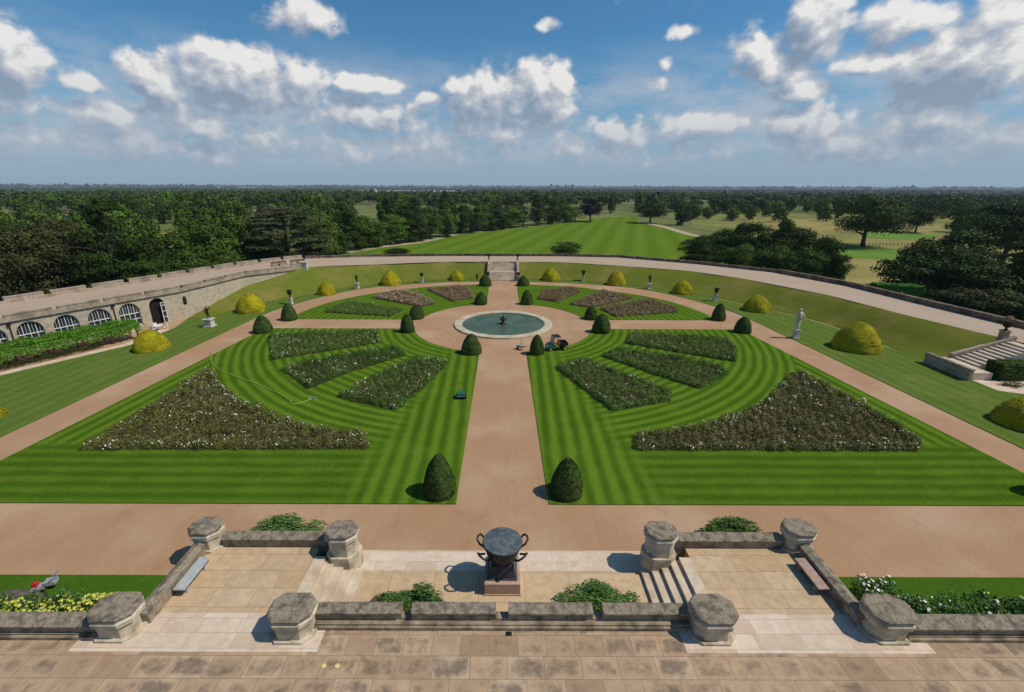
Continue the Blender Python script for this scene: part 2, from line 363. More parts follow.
# ------------------------------------------------------------------ far ground
def hz(x, y):
    r = math.hypot(x, y); t = min(max((r - 450) / 2000, 0), 1); t = t * t * (3 - 2 * t)
    bumpz = (math.sin(x * .0021 + 1) * math.cos(y * .0017) * 3) * min(max((r - 700) / 1500, 0), 1)
    far = 4 * min(max((r - 9000) / 9000, 0), 1) * (0.6 + .4 * math.sin(x * .0006))
    return -2 - 12 * t + bumpz + far
rings = [0, 60, 150, 300, 450] + [450 * 1.16 ** i for i in range(1, 27)]
rings = [r for r in rings if r < 21500]
na = 144; mb = MB(); vs = [(0, 0, -2)]
for r in rings[1:]:
    for k in range(na):
        a = 2 * math.pi * k / na; x, y = r * math.cos(a), r * math.sin(a); vs.append((x, y, hz(x, y)))
fs = [(0, 1 + k, 1 + (k + 1) % na) for k in range(na)]
for i in range(len(rings) - 2):
    for k in range(na):
        a0 = 1 + i * na; fs.append((a0 + k, a0 + na + k, a0 + na + (k + 1) % na, a0 + (k + 1) % na))
mb.add(vs, fs)
m, nt, b = newmat('park_ground', .95); co = geopos(nt)
vo = N(nt, 'ShaderNodeTexVoronoi', _Scale=.0035); vmap = N(nt, 'ShaderNodeMapping'); vmap.inputs['Scale'].default_value = (1, .8, 0); L(nt, co, vmap.inputs[0])
wn = N(nt, 'ShaderNodeTexNoise', _Scale=.003); L(nt, co, wn.inputs['Vector'])
va = N(nt, 'ShaderNodeVectorMath', operation='MULTIPLY_ADD'); L(nt, wn.outputs['Color'], va.inputs[0]); va.inputs[1].default_value = (200, 200, 0); L(nt, vmap.outputs[0], va.inputs[2])
L(nt, va.outputs[0], vo.inputs['Vector'])
sc = N(nt, 'ShaderNodeSeparateColor'); L(nt, vo.outputs['Color'], sc.inputs[0])
col = ramp(nt, sc.outputs[0], [(0, (.06, .10, .02)), (.35, (.15, .17, .05)), (.55, (.25, .21, .09)), (.75, (.08, .13, .025)), (1, (.30, .25, .13))])
col = mixc(nt, ramp(nt, noise(nt, .02, 6, co), [(.4, (0, 0, 0)), (.6, (.7, .7, .7))]), col, (.09, .12, .03))
col = mixc(nt, .4, col, ramp(nt, noise(nt, .6, 5, co), [(.3, (.3, .3, .3)), (.7, (.7, .7, .7))]), 'OVERLAY')
L(nt, col, b.inputs['Base Color']); MAT['ground'] = m
g = mb.build('park_ground', 'ground', smooth=True); g['kind'] = 'structure'

# ------------------------------------------------------------------ garden base, lawns, paths
C0 = (0, 68.6); RC = 13.4
TZ_IN = [(-78, 18, 4.6), (-66.4, 42, 4.6), (-60.4, 53.7, 4.6), (-50.6, 71.5, 4.6), (-48.4, 86, 4.4), (-41.8, 96.3, 4.0), (-29, 105, 3.4), (-13.5, 110.4, 3.2), (13.5, 110.4, 3.2), (28.9, 105, 3.1), (40, 99.4, 3.05), (47.1, 91.6, 3), (54.4, 77, 3), (57.1, 63.6, 3), (60.3, 52, 3), (64, 40, 3), (70, 18, 3)]
TZ_OUT = [(-90, 22, 4.6), (-78.5, 46, 4.6), (-69, 62, 4.6), (-59.8, 80, 4.6), (-55, 95, 4.4), (-47, 109.3, 4.0), (-34, 117, 3.4), (-14, 120.4, 3.2), (14, 120.4, 3.2), (29.8, 119, 3.1), (45.6, 109, 3.05), (58, 98, 3), (63.4, 84, 3), (65.2, 69.5, 3), (67, 57, 3), (70.5, 42, 3), (77, 18, 3)]
def seg3(pl, k=4): return [pl[0]] + [tuple(np.array(pl[i]) * (1 - t / k) + np.array(pl[i + 1]) * t / k) for i in range(len(pl) - 1) for t in range(1, k + 1)]
base_poly = [(-78, 14), (70, 14)] + [(p[0], p[1]) for p in TZ_IN[::-1]]
sheet('garden_gravel', base_poly, 0, 'gravel')
# terrace walk: sloping ribbon of gravel with one surface
n = len(TZ_IN); mb = MB(); sub = 3; vs = []
for i in range(n):
    for k in range(sub + 1): vs.append(tuple(np.array(TZ_IN[i]) * (1 - k / sub) + np.array(TZ_OUT[i]) * k / sub))
mb.add(vs, [(i * 4 + k, i * 4 + k + 1, i * 4 + 5 + k, i * 4 + 4 + k) for i in range(n - 1) for k in range(3)])
mb.build('terrace_walk', 'gravel_pale')['kind'] = 'structure'
# retaining wall outside and inside
def wall_run(name, pts, thick, top, bottom, mat, label, cat, crenel=None, cop=None, group=None, parts=True, zoff=0):
    """pts: polyline (x,y,z): wall centre line with floor z; built as slab pieces"""
    body = MB(); capm = MB()
    for i in range(len(pts) - 1):
        a = np.array(pts[i], float); b = np.array(pts[i + 1], float); d = b - a; Ln = np.hypot(d[0], d[1]); u = d / Ln
        nx, ny = -u[1] * thick / 2, u[0] * thick / 2
        def piece(mbx, s0, s1, z0, z1, t=1.0):
            p = a + u * s0; q = a + u * s1
            za, zb = p[2], q[2]
            vs = []
            for zz in (z0, z1):
                for pt, s in ((p, -1), (q, -1), (q, 1), (p, 1)):
                    base = pt[2] if not (zz <= -50) else 0
                    vs.append((pt[0] + nx * s * t, pt[1] + ny * s * t, (base + zz) if zz > -50 else zz + 50 - 0))
            mbx.add(vs, [(3, 2, 1, 0), (4, 5, 6, 7), (0, 1, 5, 4), (1, 2, 6, 5), (2, 3, 7, 6), (3, 0, 4, 7)])
        if crenel:
            per, gap, low = crenel
            piece(body, 0, Ln, bottom, low)
            k = max(1, round(Ln / per)); pl = Ln / k
            for j in range(k):
                piece(body, j * pl + gap / 2, (j + 1) * pl - gap / 2, low, top - .13)
                piece(capm, j * pl + gap / 2 - .03, (j + 1) * pl - gap / 2 + .03, top - .13, top, 1.25)
        else:
            piece(body, 0, Ln, bottom, top - .13); piece(capm, 0, Ln, top - .13, top, 1.25)
    c = np.mean(np.array(pts), axis=0); r = thing(name, (c[0], c[1], pts[0][2]), label, cat, group)
    for mbx, nm, mt in ((body, 'wall', mat), (capm, 'coping', cop or mat)):
        mbx.v = [(x - c[0], y - c[1], z - pts[0][2]) for x, y, z in mbx.v]; mbx.build(nm, mt, r)
    return r
out_c = TZ_OUT
wall_run('outer_parapet', out_c[0:6], .5, .9, -7.0, 'parapet', 'long pale castellated stone parapet on the wood side of the left terrace', 'parapet', (5.2, .8, .35))
wall_run('outer_parapet', out_c[5:8], .5, .6, -6.5, 'parapet_dark', 'low dark stone parapet behind the far walk on the left of the central steps', 'parapet', (3.5, .3, .3))
wall_run('outer_parapet', out_c[7:9], .5, .6, -6.0, 'parapet_dark', 'low dark parapet straight behind the top of the central steps', 'parapet', (3.5, .3, .3))
wall_run('outer_parapet', out_c[8:12], .5, .65, -6.0, 'parapet_dark', 'low dark stone parapet in front of the dark copse beyond the walk', 'parapet', (3.5, .3, .3))
wall_run('outer_parapet', out_c[11:17], .6, .8, -6.0, 'parapet_dark', 'dark stone parapet edging the wide walk down the right side', 'parapet', (9, .25, .4))
wall_run('inner_parapet', [TZ_IN[0], TZ_IN[1], TZ_IN[2], TZ_IN[3], TZ_IN[4], TZ_IN[5]], .45, .68, -.25, 'parapet', 'pale stone parapet with long blocks above the orangery arches', 'parapet', (5.0, .55, .3))
MB().box(-.6, .6, -.6, .6, -.6, 1.1).box(-.7, .7, -.7, .7, 1.1, 1.25).build('stone_pier', 'white_stone', bevel=.03, loc=(-41.3, 96.6, 4.0))
tag(bpy.context.scene.objects['stone_pier'], 'pale square pier ending the orangery parapet at the corner of the bank', 'pier')

# gravel kerb line (pale) under the pergola strip
inner_curve = smooth_line([(3.2, 99.2), (6, 98.9), (15, 96.8), (19.2, 94.4), (25.6, 89.9), (31, 83.6), (33.8, 75.2), (33.6, 71.2)], 5)
arc_up = [(C0[0] + RC * math.cos(a), C0[1] + RC * math.sin(a)) for a in np.linspace(math.asin(2.6 / RC), math.acos(3.0 / RC), 14)]
upper = [(3.0, 99.2)] + [tuple(p) for p in inner_curve] + arc_up
arc_dn = [(C0[0] + RC * math.cos(a), C0[1] - RC * math.sin(a)) for a in np.linspace(math.asin(2.6 / RC), math.acos(3.0 / RC), 14)]
front = [(3.1, 25.75), (38.95, 25.75), (35.3, 66.0)] + arc_dn
for side, s in (('right', 1), ('left', -1)):
    for nm, pl in (('lawn', upper), ('lawn', front)):
        pl = [(p[0] * s, p[1]) for p in pl]
        sheet(nm, ccw(pl), .07, 'lawn', .08)
outer_curve = smooth_line([(40.2, 64.3), (39.4, 74), (37.6, 80.5), (33, 89.7), (26.8, 96.2), (15.7, 100.8), (7, 102.3), (3.2, 102.6)], 6)
BOT_R = [(3.2, 105), (12, 104.8), (24, 100.5), (33.5, 94.5), (41, 87), (48.8, 73.8), (51.2, 65), (51.8, 52.3)]
TOP_R = [(3.2, 110.4, 3.2), (13.5, 110.4, 3.2), (28.9, 105, 3.1), (40, 99.4, 3.05), (47.1, 91.6, 3), (54.4, 77, 3), (57.1, 63.6, 3), (60.3, 52.3, 3)]
right_flank = [(42.9, 25.75), (42.3, 32)] + [tuple(p) for p in outer_curve] + [p for p in BOT_R] + [(51.8, 47.2), (55.9, 44), (62, 42.5), (66, 40), (68, 25.75)]
sheet('flank_lawn', ccw(right_flank), .06, 'flank', .06)
BOT_L = [(-3.2, 105), (-12, 104.8), (-24, 100.5), (-33.5, 94.5), (-42.3, 84), (-47.5, 71)]
TOP_L = [(-3.2, 110.4, 3.2), (-13.5, 110.4, 3.2), (-29, 105, 3.4), (-41.6, 96.2, 4.0), (-48.1, 86, 2.3), (-50.3, 71.6, .06)]
left_flank = [(-42.9, 25.75), (-42.3, 32)] + [(-p[0], p[1]) for p in outer_curve] + BOT_L + [(-50.3, 71.4), (-48.8, 66), (-49.4, 58), (-55.8, 47.5), (-68.5, 25.75)]
sheet('flank_lawn', ccw(left_flank), .06, 'flank', .06)
def rs(pl, n=40):
    pl = [np.array(p, float) for p in pl]; sm = smooth_line(pl, 5); return sm
def withz(pl, z): return [(p[0], p[1], z) for p in pl]
loft('grass_bank', rs(withz(BOT_R, .061)), rs(TOP_R), 'bank')
loft('grass_bank', rs(TOP_L), rs(withz(BOT_L, .061)), 'bank')
# worn pale line at foot of right bank
wl = smooth_line([(41, 86.6), (44.5, 81), (48.5, 73.8), (50.6, 66.5), (51.3, 58)], 6)
MB().add([(p[0] + d, p[1] + d * .5, .066) for p in wl for d in (-.55, -.1)], [(2 * i, 2 * i + 1, 2 * i + 3, 2 * i + 2) for i in range(len(wl) - 1)]).build('worn_grass_line', mat_noise('dry_grass', (.26, .22, .08), (.17, .19, .05), 1.2, None, 1, .95, 0))['kind'] = 'structure'
# kerb + paving in front of the orangery
kp = [(-68.5, 25.75), (-55.8, 47.5), (-49.4, 58), (-48.9, 65)]
MB().add([(p[0] + o, p[1] + abs(o) * .3, z) for p in kp for o, z in ((-.9, .15), (0, .15), (0, 0.0))], [(3 * i + k, 3 * i + k + 1, 3 * i + k + 4, 3 * i + k + 3) for i in range(3) for k in range(2)]).build('stone_kerb', 'pale')['kind'] = 'structure'

# central steps up to the walk
st = thing('garden_steps', (0, 103.6, 0), 'wide flight of pale stone steps at the far end of the central path', 'steps')
mb = MB()
for k in range(16):
    y = k * .4 + (.8 if k >= 8 else 0); mb.box(-3.1, 3.1, y, 7.1, k * .2 + .001 * k, (k + 1) * .2)
mb.build('tread', 'step', st)
for s in (-1, 1):
    x0, x1 = (3.12, 3.62) if s > 0 else (-3.62, -3.12)
    MB().add([(x0, -.3, 0), (x1, -.3, 0), (x1, 7.2, 0), (x0, 7.2, 0), (x0, -.3, .9), (x1, -.3, .9), (x1, 7.2, 4.0), (x0, 7.2, 4.0)], [(3, 2, 1, 0), (4, 5, 6, 7), (0, 1, 5, 4), (1, 2, 6, 5), (2, 3, 7, 6), (3, 0, 4, 7)]).build('side_wall', 'parapet', st)
def urn(loc, h, w, mat, label, cat='urn', plant=None, group=None, ped=0, pedmat='white_stone'):
    t = thing('stone_urn' if mat == 'white_stone' else 'dark_urn', loc, label, cat, group); z = 0
    if ped:
        pw = w * .30; z = ped
        MB().box(-pw * 1.25, pw * 1.25, -pw * 1.25, pw * 1.25, 0, .14).box(-pw, pw, -pw, pw, .14, ped - .12).box(-pw * 1.2, pw * 1.2, -pw * 1.2, pw * 1.2, ped - .12, ped).build('pedestal', pedmat, t)
    k = w / 2
    MB().lathe([(k * .55, z), (k * .5, z + .06 * h), (k * .22, z + .16 * h), (k * .2, z + .26 * h), (k * .62, z + .42 * h), (k * .85, z + .62 * h), (k * .7, z + .82 * h), (k * .98, z + .95 * h), (k, z + h), (k * .8, z + h), (k * .6, z + h * .85)], 20).build('vase', mat, t, smooth=True)
    if plant:
        g = np.random.default_rng(3); c = g.normal(size=(260, 3)); c /= np.linalg.norm(c, axis=1, keepdims=True)
        p = c * np.array([k * 1.1, k * 1.1, k * .9]) * g.uniform(.6, 1.05, (260, 1)) + np.array([0, 0, z + h + k * .35])
        link('flowers', quads_mesh('urn_flowers', p, c, .16, LEAF[plant]), t)
    return t
urn((-3.4, 103.2, .9), 1.1, .8, 'bronze', 'dark urn on the wall at the left foot of the central steps')
urn((3.4, 103.2, .9), 1.1, .8, 'bronze', 'dark urn on the wall at the right foot of the central steps')
urn((-3.4, 110.4, 4.0), 1.1, .8, 'bronze', 'dark urn on the wall at the left head of the central steps')
urn((3.4, 110.4, 4.0), 1.1, .8, 'bronze', 'dark urn on the wall at the right head of the central steps')

# park lawn and fields beyond
pk = [G(x, y, -1.9) for x, y in ((340, 253.5), (380, 247), (420, 242.5), (460, 234), (482, 231.8), (547, 225.2), (603, 217.4), (636, 216), (640, 221), (664, 227), (690, 234.5), (730, 240), (760, 262), (700, 268))]
pk += [(30, 125), (-40, 118)]
sheet('park_lawn', ccw(pk), -1.9, 'park')
def ribbon(name, pts, w, z, mat):
    pts = smooth_line(pts, 5); vs = []
    for i, p in enumerate(pts):
        t = pts[min(i + 1, len(pts) - 1)] - pts[max(i - 1, 0)]; t /= np.linalg.norm(t); nn = np.array([-t[1], t[0]]) * w / 2
        vs += [(p[0] - nn[0], p[1] - nn[1], z), (p[0] + nn[0], p[1] + nn[1], z)]
    o = MB().add(vs, [(2 * i, 2 * i + 2, 2 * i + 3, 2 * i + 1) for i in range(len(pts) - 1)]).build(name, mat); o['kind'] = 'structure'; return o
ribbon('park_path', [G(x, y, -1.9) for x, y in ((335, 254), (380, 247), (420, 242), (460, 233.5), (482, 231.5))], 5, -1.85, 'path_tan')
ribbon('park_path', [G(x, y, -1.9) for x, y in ((640, 222), (664, 227), (692, 235), (720, 240))], 5, -1.85, 'path_tan')
MAT['meadow'] = mat_noise('dry_meadow', (.19, .175, .045), (.33, .26, .09), .05, (.12, .155, .03), .012, .95, 0)
MAT['greenfield'] = mat_noise('green_field', (.10, .20, .02), (.13, .23, .03), .05, None, .02, .95, 0)
sheet('meadow', ccw([G(x, y, -1.95) for x, y in ((690, 214), (1024, 214), (1060, 262), (1000, 300), (880, 290), (835, 285), (760, 240), (692, 228))]), -1.93, 'meadow')
sheet('green_field', ccw([G(x, y, -1.95) for x, y in ((836, 247), (905, 249), (900, 260), (836, 257))]), -1.88, 'greenfield')
sheet('green_field', ccw([G(x, y, -1.95) for x, y in ((862, 231), (945, 235), (920, 240), (862, 238))]), -1.88, 'greenfield')
sheet('meadow', ccw([G(x, y, -1.95) for x, y in ((152, 232), (186, 231), (182, 247), (158, 248))]), -1.93, 'meadow')
# field fence
fa, fb = G(840, 246.5, -2), G(915, 246.5, -2); fc = thing('field_fence', (fa[0], fa[1], -2), 'low wooden post and rail fence beside the bright green field', 'fence'); mb = MB(); rl = MB(); nn = 22
for i in range(nn):
    t = i / (nn - 1); x, y = (fb[0] - fa[0]) * t, (fb[1] - fa[1]) * t; pass
for z in (.6, 1.2): rl.tube([(0, 0, z), (fb[0] - fa[0], fb[1] - fa[1], z)], .04, 5)
rl.build('rail', 'wood', fc)
for i in range(nn):
    t = i / (nn - 1); x, y = (fb[0] - fa[0]) * t, (fb[1] - fa[1]) * t
    o = MB().box(-.07, .07, -.07, .07, 0, 1.3).build('post', 'bark', fc) if i == 0 else link('post', postm, fc)
    postm = o.data; o.location = (x, y, 0)
#@@PART2
# ------------------------------------------------------------------ trees
def crown_points(kind, seed, n):
    g = np.random.default_rng(seed); lobes = []
    if kind == 'broad' or kind == 'bush':
        cz, sz, sr_ = (.58, .36, .39) if kind == 'broad' else (.43, .44, .38)
        k = 38
        for i in range(k):
            d = g.normal(size=3); d /= np.linalg.norm(d); q = g.uniform(.55, 1.0)
            r = g.uniform(.10, .19)
            lobes.append((d * np.array([sr_, sr_, sz]) * q * 1.0 + np.array([0, 0, cz]), np.array([r, r, r * .8])))
        lobes += [(np.array([0, 0, cz]), np.array([.27, .27, .27])), (np.array([0, 0, cz * .6]), np.array([.34, .34, cz * .5]))]
    elif kind == 'conifer':
        for i in range(34):
            z = g.uniform(.12, .93); rr = .5 * (1 - z) ** .6; a = g.uniform(0, 6.28); q = g.uniform(.3, .85)
            r = .08 + .12 * (1 - z)
            lobes.append((np.array([rr * q * math.cos(a), rr * q * math.sin(a), z]), np.array([r, r, r * .55])))
        lobes.append((np.array([0, 0, .94]), np.array([.04, .04, .06])))
    elif kind == 'cedar':
        for i in range(30):
            z = .22 + .70 * (i / 29); rr = .46 * (1 - ((z - .38) / .62) ** 2 * .85) if z > .38 else .40; a = i * 2.4 + g.uniform(-.3, .3); q = g.uniform(.35, .85)
            r = g.uniform(.12, .2)
            lobes.append((np.array([rr * q * math.cos(a), rr * q * math.sin(a), z]), np.array([r, r, r * .15])))
    elif kind == 'sparse':
        for i in range(22):
            d = g.normal(size=3); d /= np.linalg.norm(d); r = g.uniform(.06, .12)
            lobes.append((d * np.array([.36, .36, .32]) * g.uniform(.5, 1) + np.array([0, 0, .62]), np.array([r, r, r * .6])))
    w = np.array([l[1][0] ** 2 for l in lobes]); w /= w.sum()
    idx = g.choice(len(lobes), n, p=w)
    lc = np.array([l[0] for l in lobes])[idx]; lr = np.array([l[1] for l in lobes])[idx]
    d = g.normal(size=(n, 3)); d /= np.linalg.norm(d, axis=1, keepdims=True)
    d[:, 2] = np.where(d[:, 2] < -.3, -d[:, 2] * .6, d[:, 2])
    p = lc + d * lr * g.uniform(.55, 1.12, (n, 1)) ** .6
    p += g.normal(size=(n, 3)) * .008
    nr = d * (.25 if kind == 'cedar' else 1) + g.normal(size=(n, 3)) * .32 + (np.array([0, 0, 1.2]) if kind == 'cedar' else 0)
    p[:, 2] = np.maximum(p[:, 2], .02)
    return p, nr, g.uniform(.6, 1.35, n), lobes
TC = {}
def crown_mesh(shape, leaf, var, n, size):
    key = (shape, leaf, var, n)
    if key not in TC:
        p, nr, s, lobes = crown_points(shape, 11 + var * 7 + len(shape), n)
        TC[key] = quads_mesh(leaf + '_' + shape + '_crown', p, nr, s * size, LEAF[leaf])
    return TC[key]
def trunk_mesh(shape, var):
    key = ('trunk', shape, var)
    if key not in TC:
        g = random.Random(var); mb = MB(); top = .9 if shape in ('conifer', 'cedar') else .55
        mb.tube([(0, 0, -.02), (0, 0, .02), (.005, .0, .25), (.0, .01, top)], [.04, .028, .022, .008], 8)
        for i in range(7):
            a = g.uniform(0, 6.28); z = g.uniform(.2, .45); r = g.uniform(.2, .33)
            mb.tube([(0, 0, z), (r * .5 * math.cos(a), r * .5 * math.sin(a), z + .1), (r * math.cos(a), r * math.sin(a), z + g.uniform(.12, .3))], [.014, .01, .004], 5)
        me = bpy.data.meshes.new(shape + '_trunk'); me.from_pydata(mb.v, [], mb.f); me.materials.append(MAT['bark']); TC[key] = me
    return TC[key]
SHP = {'oak': 'broad', 'dark': 'broad', 'brown': 'broad', 'light': 'broad', 'copper': 'broad', 'blue': 'cedar', 'cedar': 'cedar', 'conifer': 'conifer', 'bush': 'bush', 'sparse': 'sparse'}
NAME = {'oak': 'broadleaf_tree', 'dark': 'broadleaf_tree', 'brown': 'broadleaf_tree', 'light': 'broadleaf_tree', 'copper': 'copper_beech', 'blue': 'cedar_tree', 'cedar': 'cedar_tree', 'conifer': 'conifer_tree', 'bush': 'large_bush', 'sparse': 'open_tree'}
def tree(X, Y, h, w, kind, label, group=None, z0=-2.1, n=7000, leaf=None, var=None, shape=None, cat='tree', size=None):
    shape = shape or SHP[kind]; leaf = leaf or {'conifer': 'dark', 'bush': 'dark', 'sparse': 'brown'}.get(kind, kind)
    var = rnd.randrange(4) if var is None else var
    t = thing(NAME[kind], (X, Y, z0), label, cat, group, rnd.uniform(0, 6.28), (w, w, h))
    size = size or {7000: .036, 3000: .055, 14000: .026, 1800: .07}.get(n, .036)
    if shape == 'sparse': size *= .6
    if shape == 'bush': size *= 1.12
    link('trunk', trunk_mesh(shape, var), t); link('crown', crown_mesh(shape, leaf, var, n, size), t)
    return t
placed = []
def free(X, Y, d): return all((X - a) ** 2 + (Y - b) ** 2 > (d * .5 + e * .5) ** 2 for a, b, e in placed)
def tpx(px, pyb, pyt, wpx, kind, label, group=None, z0=-2.1, **k):
    X, Y = G(px, pyb, z0); h = hgt(X, Y, pyt) - z0; dep = Y * math.cos(P) + (H - z0) * math.sin(P)
    w = wpx * dep / f; placed.append((X, Y, w * .8)); w *= 1.14; return tree(X, Y, h, w, kind, label, group, z0, **k)
# specimen trees
tpx(291, 272, 203, 88, 'cedar', 'broad flat-layered cedar rising over the corner of the left terrace', n=14000, var=1)
tpx(124, 303, 195, 78, 'conifer', 'tall dark pointed evergreen towering over the wood behind the arches', n=14000)
tpx(590, 222, 197.5, 25, 'copper', 'dark purple copper beech standing at the far edge of the park lawn', n=7000)
tpx(650, 223.5, 201, 33, 'dark', 'round dark tree alone at the far right corner of the park lawn', n=7000)
tpx(566, 255, 240, 32, 'bush', 'rounded green bush just behind the far parapet beside the park lawn', leaf='oak', cat='bush', n=7000)
tpx(396, 255, 247, 28, 'bush', 'low dark spreading bush where the park path meets the walk', leaf='dark', cat='bush', n=3000)
tpx(862, 247, 192, 66, 'dark', 'large dark oak with a visible trunk alone in the yellow meadow', n=14000, var=2)
tpx(893, 232, 205, 32, 'light', 'light green tree close behind the large dark oak', n=7000)
tpx(915, 233, 202, 32, 'dark', 'dark tree right behind the light green one beside the big oak', n=7000)
# dark copse behind the right walk
g2 = 'trees massed in the dark copse behind the right walk'
for i, (px, pb, pt, w, kd, lf) in enumerate([(700, 270, 232, 44, 'dark', 'dark'), (718, 266, 222, 44, 'dark', 'oak'), (734, 268, 214, 34, 'conifer', 'dark'), (752, 272, 217, 46, 'dark', 'dark'), (775, 275, 213, 40, 'conifer', 'dark'), (772, 282, 238, 52, 'dark', 'oak'), (800, 278, 219, 50, 'dark', 'dark'), (818, 284, 232, 46, 'dark', 'dark'), (742, 280, 240, 46, 'dark', 'oak'), (800, 288, 240, 44, 'dark', 'oak'), (828, 288, 247, 30, 'dark', 'dark'), (705, 275, 245, 34, 'dark', 'dark')]):
    tpx(px, pb, pt, w, kd, 'dark evergreen tree packed into the rounded copse in front of the dry meadow', g2, leaf=lf, shape='bush', var=i % 4, n=14000)
# trees on the right
for px, pb, pt, w, kd, lf, lb in [
    (940, 292, 217, 76, 'dark', 'dark', 'broad dark tree with rounded top behind the bright clipped hedge'),
    (905, 296, 246, 60, 'dark', 'dark', 'wide low dark evergreen at the left of the right-hand tree group'),
    (960, 300, 244, 84, 'dark', 'dark', 'dense dark evergreen with drooping clumps in front of the right-hand trees'),
    (1000, 268, 200, 74, 'dark', 'dark', 'tall dark tree at the back of the right-hand group'),
    (968, 258, 206, 46, 'dark', 'oak', 'mid green tree behind the broad dark tree on the right'),
    (1003, 298, 232, 60, 'sparse', 'brown', 'thin open tree with bare pale stems near the right edge'),
    (1028, 306, 228, 50, 'dark', 'dark', 'dark evergreen cut by the right edge of the view'),
    (1052, 300, 215, 80, 'dark', 'dark', 'dark tree just beyond the right edge of the view'),
    (958, 312, 283, 60, 'bush', 'brown', 'rounded brown-green shrub behind the right parapet'),
    (994, 322, 283, 56, 'bush', 'brown', 'loose brownish shrub behind the parapet above the side steps'),
    (1022, 326, 290, 50, 'bush', 'dark', 'dark bush behind the parapet at the right edge')]:
    tpx(px, pb, pt, w, kd, lb, leaf=lf, shape='bush' if kd == 'dark' and pb > 285 else None, cat='shrub' if kd == 'bush' else 'tree', n=14000 if w > 70 else 7000)
# front row of the wood behind the left terrace
front_row = [(-30, 322, 205, 96, 'brown'), (8, 312, 212, 84, 'brown'), (48, 306, 216, 74, 'brown'), (82, 300, 214, 66, 'brown'), (20, 292, 205, 62, 'dark'), (66, 288, 208, 56, 'brown'), (160, 290, 232, 54, 'dark'), (185, 284, 226, 52, 'oak'), (150, 302, 252, 46, 'oak'), (212, 280, 218, 60, 'oak'), (238, 276, 208, 54, 'oak'), (196, 288, 246, 44, 'oak'), (225, 284, 244, 40, 'oak'), (256, 274, 232, 44, 'light'), (322, 258, 206, 50, 'oak'), (346, 252, 203, 40, 'conifer'), (366, 248, 210, 42, 'oak'), (392, 244, 211, 42, 'light'), (340, 254, 232, 28, 'dark'), (376, 247, 226, 26, 'oak'), (314, 268, 232, 36, 'oak'), (110, 304, 240, 48, 'dark'), (270, 276, 240, 36, 'oak')]
tree_lab = {'brown': 'bronze-green broad tree in the tall wood behind the left end of the orangery', 'dark': 'dark green tree in the front row of the wood behind the orangery parapet', 'oak': 'mid green rounded tree in the front row of the wood behind the left terrace', 'light': 'light green rounded tree in the front row of the wood near the cedar', 'conifer': 'tall narrow conifer to the right of the flat-layered cedar'}
for px, pb, pt, w, kd in front_row:
    sh = 'bush' if kd != 'conifer' else None
    tpx(px, pb, pt, w, kd, tree_lab[kd], None if kd == 'conifer' else {'brown': 'bronze-green trees behind the orangery', 'dark': 'dark trees behind the orangery', 'oak': 'green trees behind the left terrace', 'light': 'light green trees near the cedar'}[kd], shape=sh, n=14000 if w > 60 else 7000)
# line of trees along the top left edge of the park lawn
edge = [(412, 242, 207, 34, 'dark'), (430, 239, 201, 30, 'oak'), (448, 236.5, 205, 26, 'light'), (462, 234, 199, 24, 'dark'), (478, 231.5, 200, 30, 'oak'), (494, 230, 208, 26, 'blue'), (510, 228, 202, 28, 'light'), (523, 226.8, 205, 22, 'blue'), (538, 225.2, 196, 24, 'conifer'), (552, 224, 203, 24, 'dark'), (566, 222.5, 203, 22, 'light'), (575, 221, 206, 20, 'blue'), (421, 241.5, 221, 20, 'blue'), (445, 237.5, 221, 18, 'blue'), (470, 233.2, 217, 20, 'blue'), (500, 229.5, 213, 18, 'dark'), (488, 231, 213, 22, 'dark')]
el = {'dark': 'dark green tree in the line along the left edge of the park lawn', 'oak': 'mid green tree in the line along the left edge of the park lawn', 'light': 'light green tree in the line along the left edge of the park lawn', 'blue': 'grey-green layered cedar in the line along the left edge of the park lawn', 'conifer': 'tall pointed conifer left of the copper beech on the park lawn edge'}
for px, pb, pt, w, kd in edge:
    tpx(px, pb, pt, w, kd, el[kd], None if kd == 'conifer' else kd + ' trees along the park lawn', n=7000, shape='bush' if kd in ('dark', 'oak', 'light') else None)
# scattered woods
def inb(poly, x, y):
    c = False
    for i in range(len(poly)):
        (x1, y1), (x2, y2) = poly[i], poly[i - 1]
        if (y1 > y) != (y2 > y) and x < (x2 - x1) * (y - y1) / (y2 - y1) + x1: c = not c
    return c
regions = [
    ([(-30, 290), (-30, 222), (150, 216), (300, 214), (560, 212), (640, 210), (640, 214), (600, 215), (540, 222), (480, 229), (400, 241), (340, 250), (320, 262), (280, 268)], 95, (9, 15), (15, 21), (('oak', 4), ('dark', 3), ('light', 2), ('brown', 1), ('blue', .6)), 'tree in the deep wood spreading behind the left terrace and the park lawn'),
    ([(640, 209), (1060, 208), (1060, 217), (930, 219), (830, 213), (690, 214)], 80, (10, 17), (12, 18), (('dark', 3), ('oak', 3), ('copper', .3)), 'tree standing among the far fields to the right of the park lawn'),
    ([(690, 215), (850, 214), (840, 222), (700, 222)], 12, (8, 12), (9, 13), (('oak', 3), ('dark', 2), ('light', 1)), 'tree standing in the dry meadow above the dark copse'),
    ([(930, 222), (1060, 222), (1060, 262), (1005, 262), (960, 236)], 9, (10, 15), (12, 17), (('dark', 3), ('oak', 1)), 'tree in the wood behind the right-hand evergreens'),
    ([(668, 213), (690, 232), (710, 214)], 4, (10, 14), (11, 15), (('dark', 1), ('oak', 1)), 'tree beside the park path left of the dry meadow')]
adj = {'oak': 'mid green ', 'dark': 'dark green ', 'light': 'light green ', 'brown': 'bronze-green ', 'blue': 'grey-green layered ', 'copper': 'dark purple '}
